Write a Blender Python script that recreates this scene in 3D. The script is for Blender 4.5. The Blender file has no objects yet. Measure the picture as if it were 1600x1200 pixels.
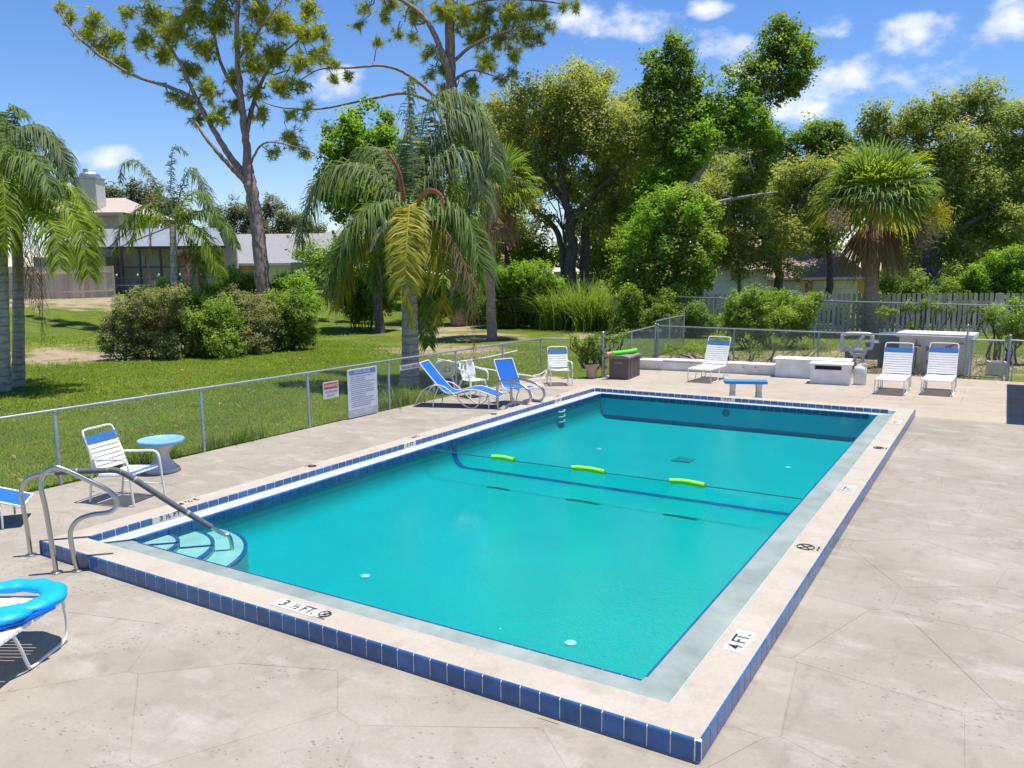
import bpy, math, random
import numpy as np
from mathutils import Vector, Matrix

random.seed(7)
rng = np.random.default_rng(11)
sc = bpy.context.scene
col = sc.collection
R = math.radians

# ------------------------------------------------------------------ camera
F_PX = 1253.8
CAM = np.array([8.849, -4.502, 3.030])
YAW, PITCH, ROLL = -0.5504, 0.1395, -0.0095
fw = np.array([math.sin(YAW)*math.cos(PITCH), math.cos(YAW)*math.cos(PITCH), -math.sin(PITCH)])
_r = np.array([math.cos(YAW), -math.sin(YAW), 0.0]); _u = np.cross(_r, fw)
rt = _r*math.cos(ROLL) + _u*math.sin(ROLL); up = _u*math.cos(ROLL) - _r*math.sin(ROLL)
cd = bpy.data.cameras.new('camera'); cam = bpy.data.objects.new('camera', cd); col.objects.link(cam)
cd.sensor_fit = 'HORIZONTAL'; cd.sensor_width = 36.0; cd.lens = 36.0*F_PX/1600.0
cd.clip_start = 0.1; cd.clip_end = 2000
cam.matrix_world = Matrix(((rt[0], up[0], -fw[0], CAM[0]), (rt[1], up[1], -fw[1], CAM[1]), (rt[2], up[2], -fw[2], CAM[2]), (0, 0, 0, 1)))
sc.camera = cam

def ray(px, py): return rt*((px-800)/F_PX) - up*((py-600)/F_PX) + fw
def at(px, py, z=0.0):
    d = ray(px, py); return CAM + d*((z-CAM[2])/d[2])
def atd(px, py, depth): return CAM + ray(px, py)*depth

# ------------------------------------------------------------------ light
SUN_EL, SUN_AZ = R(80), math.atan2(0.68, 0.73)     # direction towards the sun: (0.73, 0.68) on the ground
sdir = Vector((math.cos(SUN_EL)*math.cos(SUN_AZ), math.cos(SUN_EL)*math.sin(SUN_AZ), math.sin(SUN_EL)))
sl = bpy.data.lights.new('sun', 'SUN'); sl.energy = 4.2; sl.angle = R(0.53); sl.color = (1.0, 0.955, 0.88)
so = bpy.data.objects.new('sun', sl); col.objects.link(so)
so.rotation_euler = sdir.to_track_quat('Z', 'Y').to_euler()
so.location = (0, 0, 40)

world = bpy.data.worlds.new('World'); sc.world = world; world.use_nodes = True
wn = world.node_tree.nodes; wl = world.node_tree.links; wn.clear()
def W(t, **k):
    n = wn.new(t)
    for a, b in k.items(): setattr(n, a, b)
    return n
out = W('ShaderNodeOutputWorld'); bg = W('ShaderNodeBackground')
sky = W('ShaderNodeTexSky', sky_type='NISHITA', sun_disc=False)
sky.sun_elevation = SUN_EL; sky.sun_rotation = math.pi/2 - SUN_AZ
sky.altitude = 0; sky.air_density = 1.0; sky.dust_density = 0.0; sky.ozone_density = 3.0
SKY_STRENGTH = 0.099
def wmath(op, a, b=None, clamp=False):
    n = W('ShaderNodeMath', operation=op); n.use_clamp = clamp
    for i, v in enumerate((a, b)):
        if v is None: continue
        if isinstance(v, (int, float)): n.inputs[i].default_value = v
        else: wl.new(v, n.inputs[i])
    return n.outputs[0]
geo = W('ShaderNodeNewGeometry')
dirv = W('ShaderNodeVectorMath', operation='SCALE'); dirv.inputs['Scale'].default_value = -1.0
wl.new(geo.outputs['Incoming'], dirv.inputs[0])
DIR = dirv.outputs[0]
def wdot(v):
    n = W('ShaderNodeVectorMath', operation='DOT_PRODUCT'); wl.new(DIR, n.inputs[0]); n.inputs[1].default_value = tuple(v); return n.outputs['Value']
# fair-weather cumulus: each cloud is a soft lump in the sky, broken up by noise
CLOUDS = [(905, 15, 70, 42), (985, 30, 70, 30), (1440, 52, 55, 36), (1582, 35, 48, 38), (1305, 40, 34, 20), (1285, 125, 85, 34),
          (1235, 172, 60, 26), (1130, 78, 60, 26), (1190, 112, 60, 34), (1430, 128, 70, 30), (1490, 115, 34, 26),
          (525, 122, 46, 26), (163, 245, 44, 17), (1110, 12, 36, 14),
          (-250, 60, 120, 40), (-520, 200, 140, 40), (1850, 120, 120, 45), (2150, 40, 130, 50), (1000, -300, 150, 60), (300, -420, 160, 60), (1700, -350, 150, 60), (-300, -300, 160, 60)]
mask = None
for (cx, cy, rx, ry) in CLOUDS:
    c = ray(cx, cy); c = c/np.linalg.norm(c)
    ex = np.cross(c, (0, 0, 1)); ex /= np.linalg.norm(ex); ez = np.cross(ex, c)
    dx = wmath('MULTIPLY', wdot(ex), F_PX/rx/1.05); dz = wmath('MULTIPLY', wdot(ez), F_PX/ry/1.05)
    q = wmath('ADD', wmath('MULTIPLY', dx, dx), wmath('MULTIPLY', dz, dz))
    g = wmath('MULTIPLY', wmath('SUBTRACT', 1.0, wmath('MULTIPLY', q, 0.45), True), wmath('GREATER_THAN', wdot(c), 0.3))
    mask = g if mask is None else wmath('MAXIMUM', mask, g)
nz = W('ShaderNodeTexNoise'); nz.inputs['Scale'].default_value = 17.0; nz.inputs['Detail'].default_value = 7.0; nz.inputs['Roughness'].default_value = 0.56
mp = W('ShaderNodeMapping'); mp.inputs['Scale'].default_value = (1, 1, 1.7); wl.new(DIR, mp.inputs['Vector']); wl.new(mp.outputs[0], nz.inputs['Vector'])
cv = wmath('ADD', wmath('MULTIPLY', mask, 0.62), wmath('MULTIPLY', wmath('SUBTRACT', nz.outputs['Fac'], 0.5), 1.5))
ss = W('ShaderNodeMapRange', interpolation_type='SMOOTHSTEP'); ss.inputs['From Min'].default_value = 0.36; ss.inputs['From Max'].default_value = 0.90
ss.inputs['To Max'].default_value = 0.93
wl.new(cv, ss.inputs['Value'])
cf = wmath('MULTIPLY', ss.outputs[0], wmath('GREATER_THAN', mask, 0.004))
hs = W('ShaderNodeHueSaturation'); hs.inputs['Saturation'].default_value = 1.22; hs.inputs['Value'].default_value = 1.0
wl.new(sky.outputs[0], hs.inputs['Color'])
mx = W('ShaderNodeMix', data_type='RGBA'); wl.new(cf, mx.inputs[0]); tn = W('ShaderNodeMix', data_type='RGBA', blend_type='MULTIPLY'); tn.inputs[0].default_value = 1.0; wl.new(hs.outputs[0], tn.inputs[6]); tn.inputs[7].default_value = (.93, .89, 1.03, 1); wl.new(tn.outputs[2], mx.inputs[6]); mx.inputs[7].default_value = (6.6, 6.8, 7.1, 1)
wl.new(mx.outputs[2], bg.inputs['Color']); bg.inputs['Strength'].default_value = SKY_STRENGTH
wl.new(bg.outputs[0], out.inputs['Surface'])

vs = sc.view_settings; vs.view_transform = 'Standard'; vs.look = 'None'; vs.exposure = 0.68; vs.gamma = 1.0; vs.use_curve_mapping = False
sc.render.engine = 'CYCLES'
sc.cycles.max_bounces = 12; sc.cycles.diffuse_bounces = 8; sc.cycles.transmission_bounces = 8; sc.cycles.glossy_bounces = 4; sc.cycles.transparent_max_bounces = 24; sc.cycles.caustics_reflective = False; sc.cycles.caustics_refractive = False
sc.cycles.use_denoising = True

# ------------------------------------------------------------------ helpers
def tag(o, label=None, cat=None, group=None, kind=None):
    if label: o['label'] = label
    if cat: o['category'] = cat
    if group: o['group'] = group
    if kind: o['kind'] = kind
    return o

def thing(name, label=None, cat=None, loc=(0, 0, 0), rotz=0.0, group=None, kind=None):
    o = bpy.data.objects.new(name, None); col.objects.link(o)
    o.empty_display_size = 0.2
    o.location = tuple(float(c) for c in loc); o.rotation_euler = (0, 0, rotz)
    return tag(o, label, cat, group, kind)

def link(name, me, parent=None, loc=None):
    o = bpy.data.objects.new(name, me); col.objects.link(o)
    if parent is not None: o.parent = parent
    if loc is not None: o.location = tuple(float(c) for c in loc)
    return o

def copy_tree(o, parent=None):
    c = o.copy(); col.objects.link(c)
    if parent is not None: c.parent = parent
    for ch in list(o.children): copy_tree(ch, c)
    return c

class MB:
    def __init__(s): s.v = []; s.f = []; s.m = []; s.cur = 0
    def mat(s, i): s.cur = i; return s
    def add(s, vs, fs):
        b = len(s.v); s.v += [tuple(float(c) for c in p) for p in vs]
        for q in fs: s.f.append(tuple(b+i for i in q)); s.m.append(s.cur)
        return s
    def box(s, c, d, rz=0.0, rx=0.0):
        x, y, z = d[0]/2, d[1]/2, d[2]/2
        P = [Vector((a, b, e)) for e in (-z, z) for b in (-y, y) for a in (-x, x)]
        M = Matrix.Rotation(rz, 3, 'Z') @ Matrix.Rotation(rx, 3, 'X')
        P = [M @ p + Vector(c) for p in P]
        return s.add(P, [(0, 2, 3, 1), (4, 5, 7, 6), (0, 1, 5, 4), (2, 6, 7, 3), (0, 4, 6, 2), (1, 3, 7, 5)])
    def box2(s, a, b):
        return s.box([(a[i]+b[i])/2 for i in range(3)], [abs(b[i]-a[i]) for i in range(3)])
    def prism(s, poly, z0, z1):
        n = len(poly); V = [(p[0], p[1], z0) for p in poly]+[(p[0], p[1], z1) for p in poly]
        return s.add(V, [tuple(range(n-1, -1, -1)), tuple(range(n, 2*n))]+[(i, (i+1) % n, n+(i+1) % n, n+i) for i in range(n)])
    def extrude(s, poly, origin, ax, ay, az, length):
        """polygon in (ax, ay), pushed along az"""
        o = Vector(origin); ax = Vector(ax); ay = Vector(ay); az = Vector(az)
        n = len(poly); V = [o+ax*p[0]+ay*p[1] for p in poly]; V += [v+az*length for v in V]
        return s.add(V, [tuple(range(n-1, -1, -1)), tuple(range(n, 2*n))]+[(i, (i+1) % n, n+(i+1) % n, n+i) for i in range(n)])
    def tube(s, path, r, n=8, closed=False, caps=True):
        P = [Vector(p) for p in path]; m = len(P); V = []; F = []
        rr = [r]*m if isinstance(r, (int, float)) else list(r)
        prev = None
        for i in range(m):
            if closed: t = P[(i+1) % m]-P[i-1]
            else: t = P[min(i+1, m-1)]-P[max(i-1, 0)]
            if t.length < 1e-9: t = Vector((0, 0, 1))
            t.normalize()
            if prev is None:
                a = Vector((0, 0, 1)) if abs(t.z) < .9 else Vector((1, 0, 0))
                nrm = t.cross(a).normalized()
            else:
                nrm = prev - t*prev.dot(t)
                nrm = nrm.normalized() if nrm.length > 1e-6 else t.orthogonal().normalized()
            prev = nrm; bn = t.cross(nrm)
            for k in range(n):
                a = 2*math.pi*k/n
                V.append(P[i]+(nrm*math.cos(a)+bn*math.sin(a))*rr[i])
        for i in range(m if closed else m-1):
            j = (i+1) % m
            for k in range(n): F.append((i*n+k, i*n+(k+1) % n, j*n+(k+1) % n, j*n+k))
        if caps and not closed: F.append(tuple(range(n-1, -1, -1))); F.append(tuple(range((m-1)*n, m*n)))
        return s.add(V, F)
    def lathe(s, prof, c=(0, 0, 0), n=20, sx=1, sy=1):
        V = []; F = []; m = len(prof)
        for (r, z) in prof:
            for k in range(n):
                a = 2*math.pi*k/n; V.append((c[0]+r*math.cos(a)*sx, c[1]+r*math.sin(a)*sy, c[2]+z))
        for i in range(m-1):
            for k in range(n): F.append((i*n+k, i*n+(k+1) % n, (i+1)*n+(k+1) % n, (i+1)*n+k))
        F.append(tuple(range(n-1, -1, -1))); F.append(tuple(range((m-1)*n, m*n)))
        return s.add(V, F)
    def mesh(s, name, mats, smooth=False):
        me = bpy.data.meshes.new(name); me.from_pydata(s.v, [], s.f)
        for m_ in (mats if isinstance(mats, (list, tuple)) else [mats]): me.materials.append(m_)
        if any(s.m): me.polygons.foreach_set('material_index', s.m)
        if smooth: me.polygons.foreach_set('use_smooth', [True]*len(s.f))
        me.update(); return me
    def build(s, name, mats, parent=None, smooth=False, bevel=0.0, world=False):
        if world and parent is not None:
            l = Vector(parent.location); rot = Matrix.Rotation(-parent.rotation_euler.z, 3, 'Z')
            s.v = [tuple(rot @ (Vector(p)-l)) for p in s.v]
        o = link(name, s.mesh(name, mats, smooth), parent)
        if smooth:
            try:
                md = o.modifiers.new('split', 'EDGE_SPLIT'); md.split_angle = R(50)
            except Exception: pass
        if bevel:
            b = o.modifiers.new('bevel', 'BEVEL'); b.width = bevel; b.segments = 2; b.limit_method = 'ANGLE'; b.angle_limit = R(40)
        return o

def spline(pts, n=24, closed=False):
    P = [np.array(p, float) for p in pts]; m = len(P); res = []
    seg = m if closed else m-1
    per = max(2, int(round(n/seg)))
    for i in range(seg):
        if closed: a, b, c, d = P[i-1], P[i], P[(i+1) % m], P[(i+2) % m]
        else: a, b, c, d = P[max(i-1, 0)], P[i], P[i+1], P[min(i+2, m-1)]
        for k in range(per):
            t = k/per; res.append(.5*((2*b)+(-a+c)*t+(2*a-5*b+4*c-d)*t*t+(-a+3*b-3*c+d)*t**3))
    if not closed: res.append(P[-1])
    return res

# ------------------------------------------------------------------ materials
class N:
    """tiny node helper"""
    def __init__(s, name):
        s.m = bpy.data.materials.new(name); s.m.use_nodes = True
        s.t = s.m.node_tree; s.n = s.t.nodes; s.l = s.t.links
        s.p = s.n['Principled BSDF']; s.out = s.n['Material Output']
    def node(s, t, **k):
        n = s.n.new(t)
        for a, b in k.items(): setattr(n, a, b)
        return n
    def inp(s, n, key, v):
        if hasattr(v, 'is_linked') or isinstance(v, bpy.types.NodeSocket): s.l.new(v, n.inputs[key])
        else: n.inputs[key].default_value = v
    def pos(s): return s.node('ShaderNodeNewGeometry').outputs['Position']
    def obj(s): return s.node('ShaderNodeTexCoord').outputs['Object']
    def noise(s, vec, scale, detail=4, rough=.55, sc3=None):
        if sc3: 
            mp_ = s.node('ShaderNodeMapping'); mp_.inputs['Scale'].default_value = sc3; s.l.new(vec, mp_.inputs['Vector']); vec = mp_.outputs[0]
        n = s.node('ShaderNodeTexNoise'); s.l.new(vec, n.inputs['Vector'])
        n.inputs['Scale'].default_value = scale; n.inputs['Detail'].default_value = detail; n.inputs['Roughness'].default_value = rough
        return n.outputs['Fac']
    def rng(s, v, a, b, c=0.0, d=1.0, smooth=False):
        n = s.node('ShaderNodeMapRange')
        if smooth: n.interpolation_type = 'SMOOTHSTEP'
        s.inp(n, 'Value', v); n.inputs['From Min'].default_value = a; n.inputs['From Max'].default_value = b
        n.inputs['To Min'].default_value = c; n.inputs['To Max'].default_value = d; return n.outputs[0]
    def math(s, op, a, b=0.0, clamp=False):
        n = s.node('ShaderNodeMath', operation=op); n.use_clamp = clamp; s.inp(n, 0, a); s.inp(n, 1, b); return n.outputs[0]
    def mix(s, f, a, b, mode='MIX'):
        n = s.node('ShaderNodeMix', data_type='RGBA', blend_type=mode)
        s.inp(n, 0, f); s.inp(n, 6, (*a, 1) if isinstance(a, tuple) and len(a) == 3 else a); s.inp(n, 7, (*b, 1) if isinstance(b, tuple) and len(b) == 3 else b)
        return n.outputs[2]
    def bump(s, h, strength=.3, dist=.01):
        n = s.node('ShaderNodeBump'); n.inputs['Strength'].default_value = strength; n.inputs['Distance'].default_value = dist
        s.l.new(h, n.inputs['Height']); return n.outputs[0]
    def set(s, color=None, rough=None, metal=None, normal=None, spec=None):
        for k, v in (('Base Color', color), ('Roughness', rough), ('Metallic', metal), ('Normal', normal), ('Specular IOR Level', spec)):
            if v is not None: s.inp(s.p, k, (*v, 1) if isinstance(v, tuple) and len(v) == 3 else v)
        return s.m

def simple(name, c, rough=.5, var=.12, scale=6.0, metal=0.0, bump=0.0, spec=.4, rand=0.0):
    n = N(name); v = n.noise(n.pos(), scale, 5)
    lo = tuple(x*(1-var) for x in c); hi = tuple(min(1, x*(1+var)) for x in c)
    cc = n.mix(n.rng(v, .3, .7), lo, hi)
    if rand:
        r_ = n.node('ShaderNodeObjectInfo').outputs['Random']
        cc = n.mix(1.0, cc, n.mix(r_, (1-rand,)*3, (1+rand*.6,)*3), 'MULTIPLY')
    nm = n.bump(n.noise(n.pos(), scale*12, 4), bump, .004) if bump else None
    return n.set(cc, rough, metal, nm, spec)

M = {}
M['tile'] = simple('blue_glazed_tile', (.030, .115, .295), .25, .25, 9, spec=.5, rand=.2)
M['grout'] = simple('white_grout', (.80, .78, .74), .9, .15, 20)
M['white_metal'] = simple('white_powder_coat', (.78, .77, .74), .35, .05, 8)
M['strap_white'] = simple('white_vinyl_strap', (.80, .79, .76), .45, .05, 10)
M['strap_blue'] = simple('blue_vinyl_strap', (.045, .17, .50), .45, .08, 10)
M['sling'] = simple('blue_mesh_sling', (.010, .125, .50), .6, .08, 30, bump=.2)
M['plastic_white'] = simple('white_plastic', (.74, .74, .72), .4, .05, 6)
M['white_paint'] = simple('white_paint', (.80, .79, .76), .7, .14, 3.5, bump=.15)
M['steel'] = simple('brushed_steel', (.50, .48, .44), .28, .06, 20, metal=1.0)
M['galv'] = simple('galvanised_steel', (.42, .44, .45), .45, .12, 15, metal=.75)
M['foam'] = simple('grey_foam', (.11, .12, .13), .85, .15, 20, bump=.3)
M['black'] = simple('black_paint', (.02, .02, .022), .6, .1, 10)
M['sign_white'] = simple('sign_white', (.62, .65, .72), .45, .06, 8)
M['sign_white2'] = simple('sign_plate_white', (.62, .61, .585), .5, .05, 8)
M['sign_red'] = simple('sign_red', (.50, .03, .03), .45, .06, 8)
M['sign_blue'] = simple('sign_blue', (.13, .22, .50), .45, .06, 8)
M['sign_grey'] = simple('sign_grey', (.40, .45, .53), .5, .1, 8)
M['ink'] = simple('grey_ink', (.20, .22, .28), .6, .1, 10)
M['concrete'] = simple('cast_concrete', (.60, .56, .50), .9, .18, 7, bump=.4)
M['blue_paint'] = simple('blue_paint', (.045, .25, .60), .45, .12, 5)
M['blue_paint_pale'] = simple('pale_blue_paint', (.20, .42, .72), .45, .14, 5)
M['float'] = simple('inflatable_vinyl', (.003, .36, .74), .5, .08, 6)
M['float_dark'] = simple('inflatable_dark_blue', (.01, .10, .55), .3, .08, 6)
M['noodle'] = simple('lime_foam', (.30, .72, .03), .7, .08, 10)
M['noodle2'] = simple('green_foam', (.13, .75, .03), .7, .08, 10)
M['noodle3'] = simple('salmon_foam', (.65, .28, .2), .7, .08, 10)
M['rope'] = simple('dark_rope', (.015, .14, .17), .8, .1, 10)
M['deckbox'] = simple('brown_resin', (.125, .098, .088), .6, .08, 6)
M['deckbox_lid'] = simple('taupe_resin', (.22, .19, .17), .6, .08, 6)
M['terracotta'] = simple('tan_pot', (.48, .33, .24), .8, .12, 8)
M['grey_plastic'] = simple('grey_plastic', (.13, .14, .15), .5, .1, 6)
M['barrel'] = simple('blue_grey_plastic', (.07, .11, .16), .5, .12, 5)
M['hose'] = simple('tan_hose', (.45, .38, .26), .6, .1, 8)
M['cabinet'] = simple('aged_cabinet_paint', (.66, .63, .55), .7, .14, 3, bump=.1)
M['cabinet_top'] = simple('cabinet_lid_paint', (.80, .80, .78), .6, .06, 4)
M['dark_metal'] = simple('bronze_frame', (.045, .04, .04), .5, .1, 5)
M['screen'] = simple('bronze_screen', (.22, .24, .28), .6, .12, 1.2)
M['stucco'] = simple('beige_stucco', (.55, .49, .40), .9, .1, 2, bump=.2)
M['stucco_grey'] = simple('grey_stucco', (.50, .45, .42), .9, .1, 2)
M['stucco_tan'] = simple('ochre_stucco', (.75, .45, .15), .9, .12, 2)
M['garage'] = simple('cream_garage_door', (.88, .82, .71), .6, .05, 2)
M['trim'] = simple('cream_trim', (.80, .73, .62), .6, .06, 3)
M['glass'] = simple('window_glass', (.05, .06, .07), .08, .1, 2, spec=.8)
M['truck'] = simple('white_vehicle_paint', (.88, .89, .91), .3, .04, 3)
M['siding'] = simple('cream_siding', (.62, .58, .49), .7, .1, 3)
def wood(name, a, b):
    n = N(name); ob = n.pos()
    g = n.noise(ob, 6, 6, .6, (6, 6, .5)); r_ = n.node('ShaderNodeObjectInfo').outputs['Random']
    c = n.mix(n.rng(g, .3, .7), a, b); c = n.mix(1.0, c, n.mix(r_, (.72,)*3, (1.2,)*3), 'MULTIPLY')
    return n.set(c, .85, normal=n.bump(g, .3, .004))
M['wood'] = wood('weathered_fence_wood', (.36, .31, .265), (.50, .45, .40))
M['wood2'] = wood('silver_grey_fence_wood', (.47, .385, .31), (.62, .52, .43))
def shingle(name, a, b):
    n = N(name); v = n.noise(n.obj(), 3, 5); w = n.noise(n.obj(), 26, 3, .6, (.4, 1, 1))
    return n.set(n.mix(n.math('ADD', n.math('MULTIPLY', v, .4), n.math('MULTIPLY', w, .6)), a, b), .9)
M['shingle'] = shingle('grey_shingle', (.14, .135, .14), (.40, .385, .38))
M['shingle_tan'] = shingle('tan_shingle', (.30, .24, .20), (.56, .47, .40))
M['shingle_brown'] = shingle('brown_shingle', (.16, .115, .10), (.38, .29, .26))
M['shingle_red'] = shingle('red_tile_roof', (.30, .10, .07), (.52, .24, .18))
def bark(name, a, b, ring=0.0, sc3=(5, 5, 1.2)):
    n = N(name); v = n.noise(n.pos(), 3, 6, .65, sc3); c = n.mix(n.rng(v, .35, .65), a, b); h = v
    if ring:
        z = n.node('ShaderNodeSeparateXYZ'); n.l.new(n.pos(), z.inputs[0])
        w = n.math('PINGPONG', z.outputs['Z'], ring); w = n.rng(w, ring*.05, ring*.35)
        c = n.mix(w, n.mix(.5, c, (.10, .09, .08)), c)
    return n.set(c, .95, normal=n.bump(h, .8, .03))
M['bark_oak'] = bark('oak_bark', (.05, .042, .036), (.17, .145, .125))
M['bark_pine'] = bark('pine_bark', (.13, .088, .068), (.44, .33, .275))
M['bark_palm'] = bark('palm_bark', (.26, .235, .20), (.50, .46, .40), .11, (2, 2, 5))
M['bark_sabal'] = bark('sabal_bark', (.20, .13, .10), (.52, .36, .28), 0, (2, 2, 9))
M['bark_pale'] = bark('pale_dead_wood', (.20, .18, .16), (.40, .37, .33))

def leafmat(name, a, b, c, trans=.55, rough=.6):
    """a..b by the leaf's own tint, c now and then (fresh or dry leaves)"""
    n = N(name)
    t = n.node('ShaderNodeAttribute', attribute_name='tint').outputs['Fac']
    cc = n.mix(n.rng(t, 0, .85), a, b); cc = n.mix(n.rng(t, .86, 1.0), cc, c)
    n.set(cc, rough, spec=.25)
    tr = n.node('ShaderNodeBsdfTranslucent'); n.l.new(n.mix(1.0, cc, (1.15, 1.2, .55), 'MULTIPLY'), tr.inputs['Color'])
    ms = n.node('ShaderNodeMixShader'); ms.inputs[0].default_value = trans
    n.l.new(n.p.outputs[0], ms.inputs[1]); n.l.new(tr.outputs[0], ms.inputs[2]); n.l.new(ms.outputs[0], n.out.inputs['Surface'])
    return n.m
M['leaf_oak'] = leafmat('oak_leaf', (0.22, 0.255, 0.07), (0.46, 0.485, 0.145), (0.58, 0.51, 0.2))
M['leaf_oak2'] = leafmat('oak_leaf_green', (0.185, 0.235, 0.06), (0.41, 0.465, 0.125), (0.54, 0.51, 0.18))
M['leaf_bright'] = leafmat('fresh_green_leaf', (0.115, 0.215, 0.02), (0.31, 0.5, 0.05), (0.46, 0.62, 0.075))
M['leaf_dark'] = leafmat('dark_green_leaf', (0.095, 0.165, 0.03), (0.28, 0.4, 0.068), (0.44, 0.55, 0.1))
M['leaf_mid'] = leafmat('mid_green_leaf', (0.125, 0.21, 0.03), (0.345, 0.475, 0.075), (0.5, 0.58, 0.11))
M['leaf_grey'] = leafmat('grey_green_leaf', (0.16, 0.175, 0.075), (0.38, 0.385, 0.18), (0.5, 0.46, 0.27))
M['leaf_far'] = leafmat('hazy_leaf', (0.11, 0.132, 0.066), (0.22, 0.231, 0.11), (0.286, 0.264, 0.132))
M['needle'] = leafmat('pine_needle', (0.21, 0.26, 0.036), (0.54, 0.57, 0.07), (0.66, 0.62, 0.11), .3)
M['palm_green'] = leafmat('palm_leaflet', (0.094, 0.156, 0.037), (0.263, 0.362, 0.094), (0.45, 0.5, 0.125), .5, .6)
M['palm_grey'] = leafmat('grey_palm_leaflet', (0.102, 0.15, 0.06), (0.276, 0.348, 0.168), (0.432, 0.48, 0.264), .5, .6)
M['palm_yellow'] = leafmat('yellow_palm_leaflet', (0.209, 0.22, 0.024), (0.528, 0.484, 0.066), (0.682, 0.572, 0.11), .5, .6)
M['palm_lime'] = leafmat('lime_palm_leaflet', (0.132, 0.209, 0.018), (0.374, 0.473, 0.044), (0.572, 0.594, 0.066), .5, .6)
M['palm_brown'] = leafmat('dry_palm_leaf', (0.204, 0.12, 0.072), (0.432, 0.276, 0.168), (0.576, 0.432, 0.288), .5, .7)
M['flower_yellow'] = leafmat('yellow_flower_spray', (.36, .33, .03), (.62, .55, .06), (.7, .6, .1), .3, .7)
M['flower_pink'] = leafmat('dry_flower_spray', (.22, .15, .13), (.40, .30, .26), (.5, .42, .36), .3, .7)
M['spathe'] = simple('orange_spathe', (.36, .13, .065), .6, .25, 6)
M['spathe_grey'] = simple('grey_spathe', (.40, .36, .31), .7, .2, 6)
M['reed'] = leafmat('reed_leaf', (0.1, 0.18, 0.03), (0.28, 0.38, 0.07), (0.46, 0.43, 0.16), .5, .5)
M['grass'] = leafmat('grass_blade', (0.085, 0.155, 0.012), (0.25, 0.345, 0.028), (0.4, 0.42, 0.07), .5, .55)
# ------------------------------------------------------------------ ground materials
def deck_mat(name, a, b, pale, pits=True, rnd=.03):
    n = N(name); p = n.pos()
    v1 = n.noise(p, .55, 5, .6); v2 = n.noise(p, 3.2, 6, .62); v3 = n.noise(p, 30, 4, .6)
    c = n.mix(n.rng(v1, .32, .68), a, b)
    c = n.mix(n.rng(n.noise(p, 1.3, 6, .65, (1, 2.2, 1)), .52, .70, 0, .62), c, pale)
    c = n.mix(n.rng(v2, .54, .76, 0, .55), c, tuple(x*.68 for x in a))
    c = n.mix(n.rng(n.noise(p, 1.9, 7, .7, (2.4, .8, 1)), .56, .70, 0, .42), c, tuple(x*.66 for x in a))
    c = n.mix(n.rng(v3, .35, .65, 0, .22), c, tuple(x*.6 for x in b))
    r_ = n.node('ShaderNodeObjectInfo').outputs['Random']
    c = n.mix(1.0, c, n.mix(r_, (1-rnd,)*3, (1+rnd*.5,)*3), 'MULTIPLY')
    h = v3
    if pits:
        vo = n.node('ShaderNodeTexVoronoi', feature='F1'); mpv = n.node('ShaderNodeMapping'); mpv.inputs['Scale'].default_value = (1, 1.5, 1); mpv.inputs['Rotation'].default_value = (0, 0, .5); n.l.new(p, mpv.inputs['Vector']); n.l.new(mpv.outputs[0], vo.inputs['Vector']); vo.inputs['Scale'].default_value = 24
        sz = n.node('ShaderNodeSeparateColor'); n.l.new(vo.outputs['Color'], sz.inputs[0])
        area = n.rng(n.noise(p, 1.0, 4, .6), .47, .60, .0, 1)
        lim = n.math('MULTIPLY', n.math('MULTIPLY', n.math('POWER', sz.outputs[0], 3.0), .46), area)
        pit = n.math('LESS_THAN', n.math('ADD', vo.outputs['Distance'], n.math('MULTIPLY', n.math('SUBTRACT', n.noise(p, 60, 3), .5), .35)), lim)
        c = n.mix(n.math('MULTIPLY', pit, .55), c, (.135, .12, .105))
        h = n.math('SUBTRACT', v3, pit)
    return n.set(c, .88, normal=n.bump(h, .35, .006), spec=.25)
M['deck'] = deck_mat('worn_deck_concrete', (.272, .236, .186), (.362, .322, .262), (.445, .414, .356))
M['deck_far'] = deck_mat('far_deck_concrete', (.36, .30, .235), (.42, .36, .29), (.48, .43, .36), False)
M['joint'] = deck_mat('joint_filler', (.20, .168, .13), (.40, .35, .288), (.475, .438, .378), False, 0)
M['coping'] = deck_mat('coping_concrete', (.42, .36, .29), (.46, .405, .335), (.50, .455, .39), False, 0)
n = N('grey_gutter_plaster'); p_ = n.pos()
M['ledge'] = n.set(n.mix(n.rng(n.noise(p_, 2.2, 6, .65), .35, .66), (.195, .24, .215), (.30, .345, .32)), .5, normal=n.bump(n.noise(p_, 40, 3), .1, .004))
n = N('pale_gutter_plaster'); p_ = n.pos()
M['ledge_pale'] = n.set(n.mix(n.rng(n.noise(p_, 2.2, 5, .6), .3, .7), (.41, .445, .41), (.50, .53, .50)), .6)
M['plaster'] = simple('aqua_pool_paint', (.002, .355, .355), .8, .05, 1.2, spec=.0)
M['plaster_lit'] = simple('scatter_lit_plaster', (.02, .76, .86), .8, .06, 1.2, spec=.0)  # end walls: light scattered in the water put into a paler colour
M['step_plaster'] = simple('step_plaster', (.27, .50, .47), .8, .1, 3)

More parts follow.
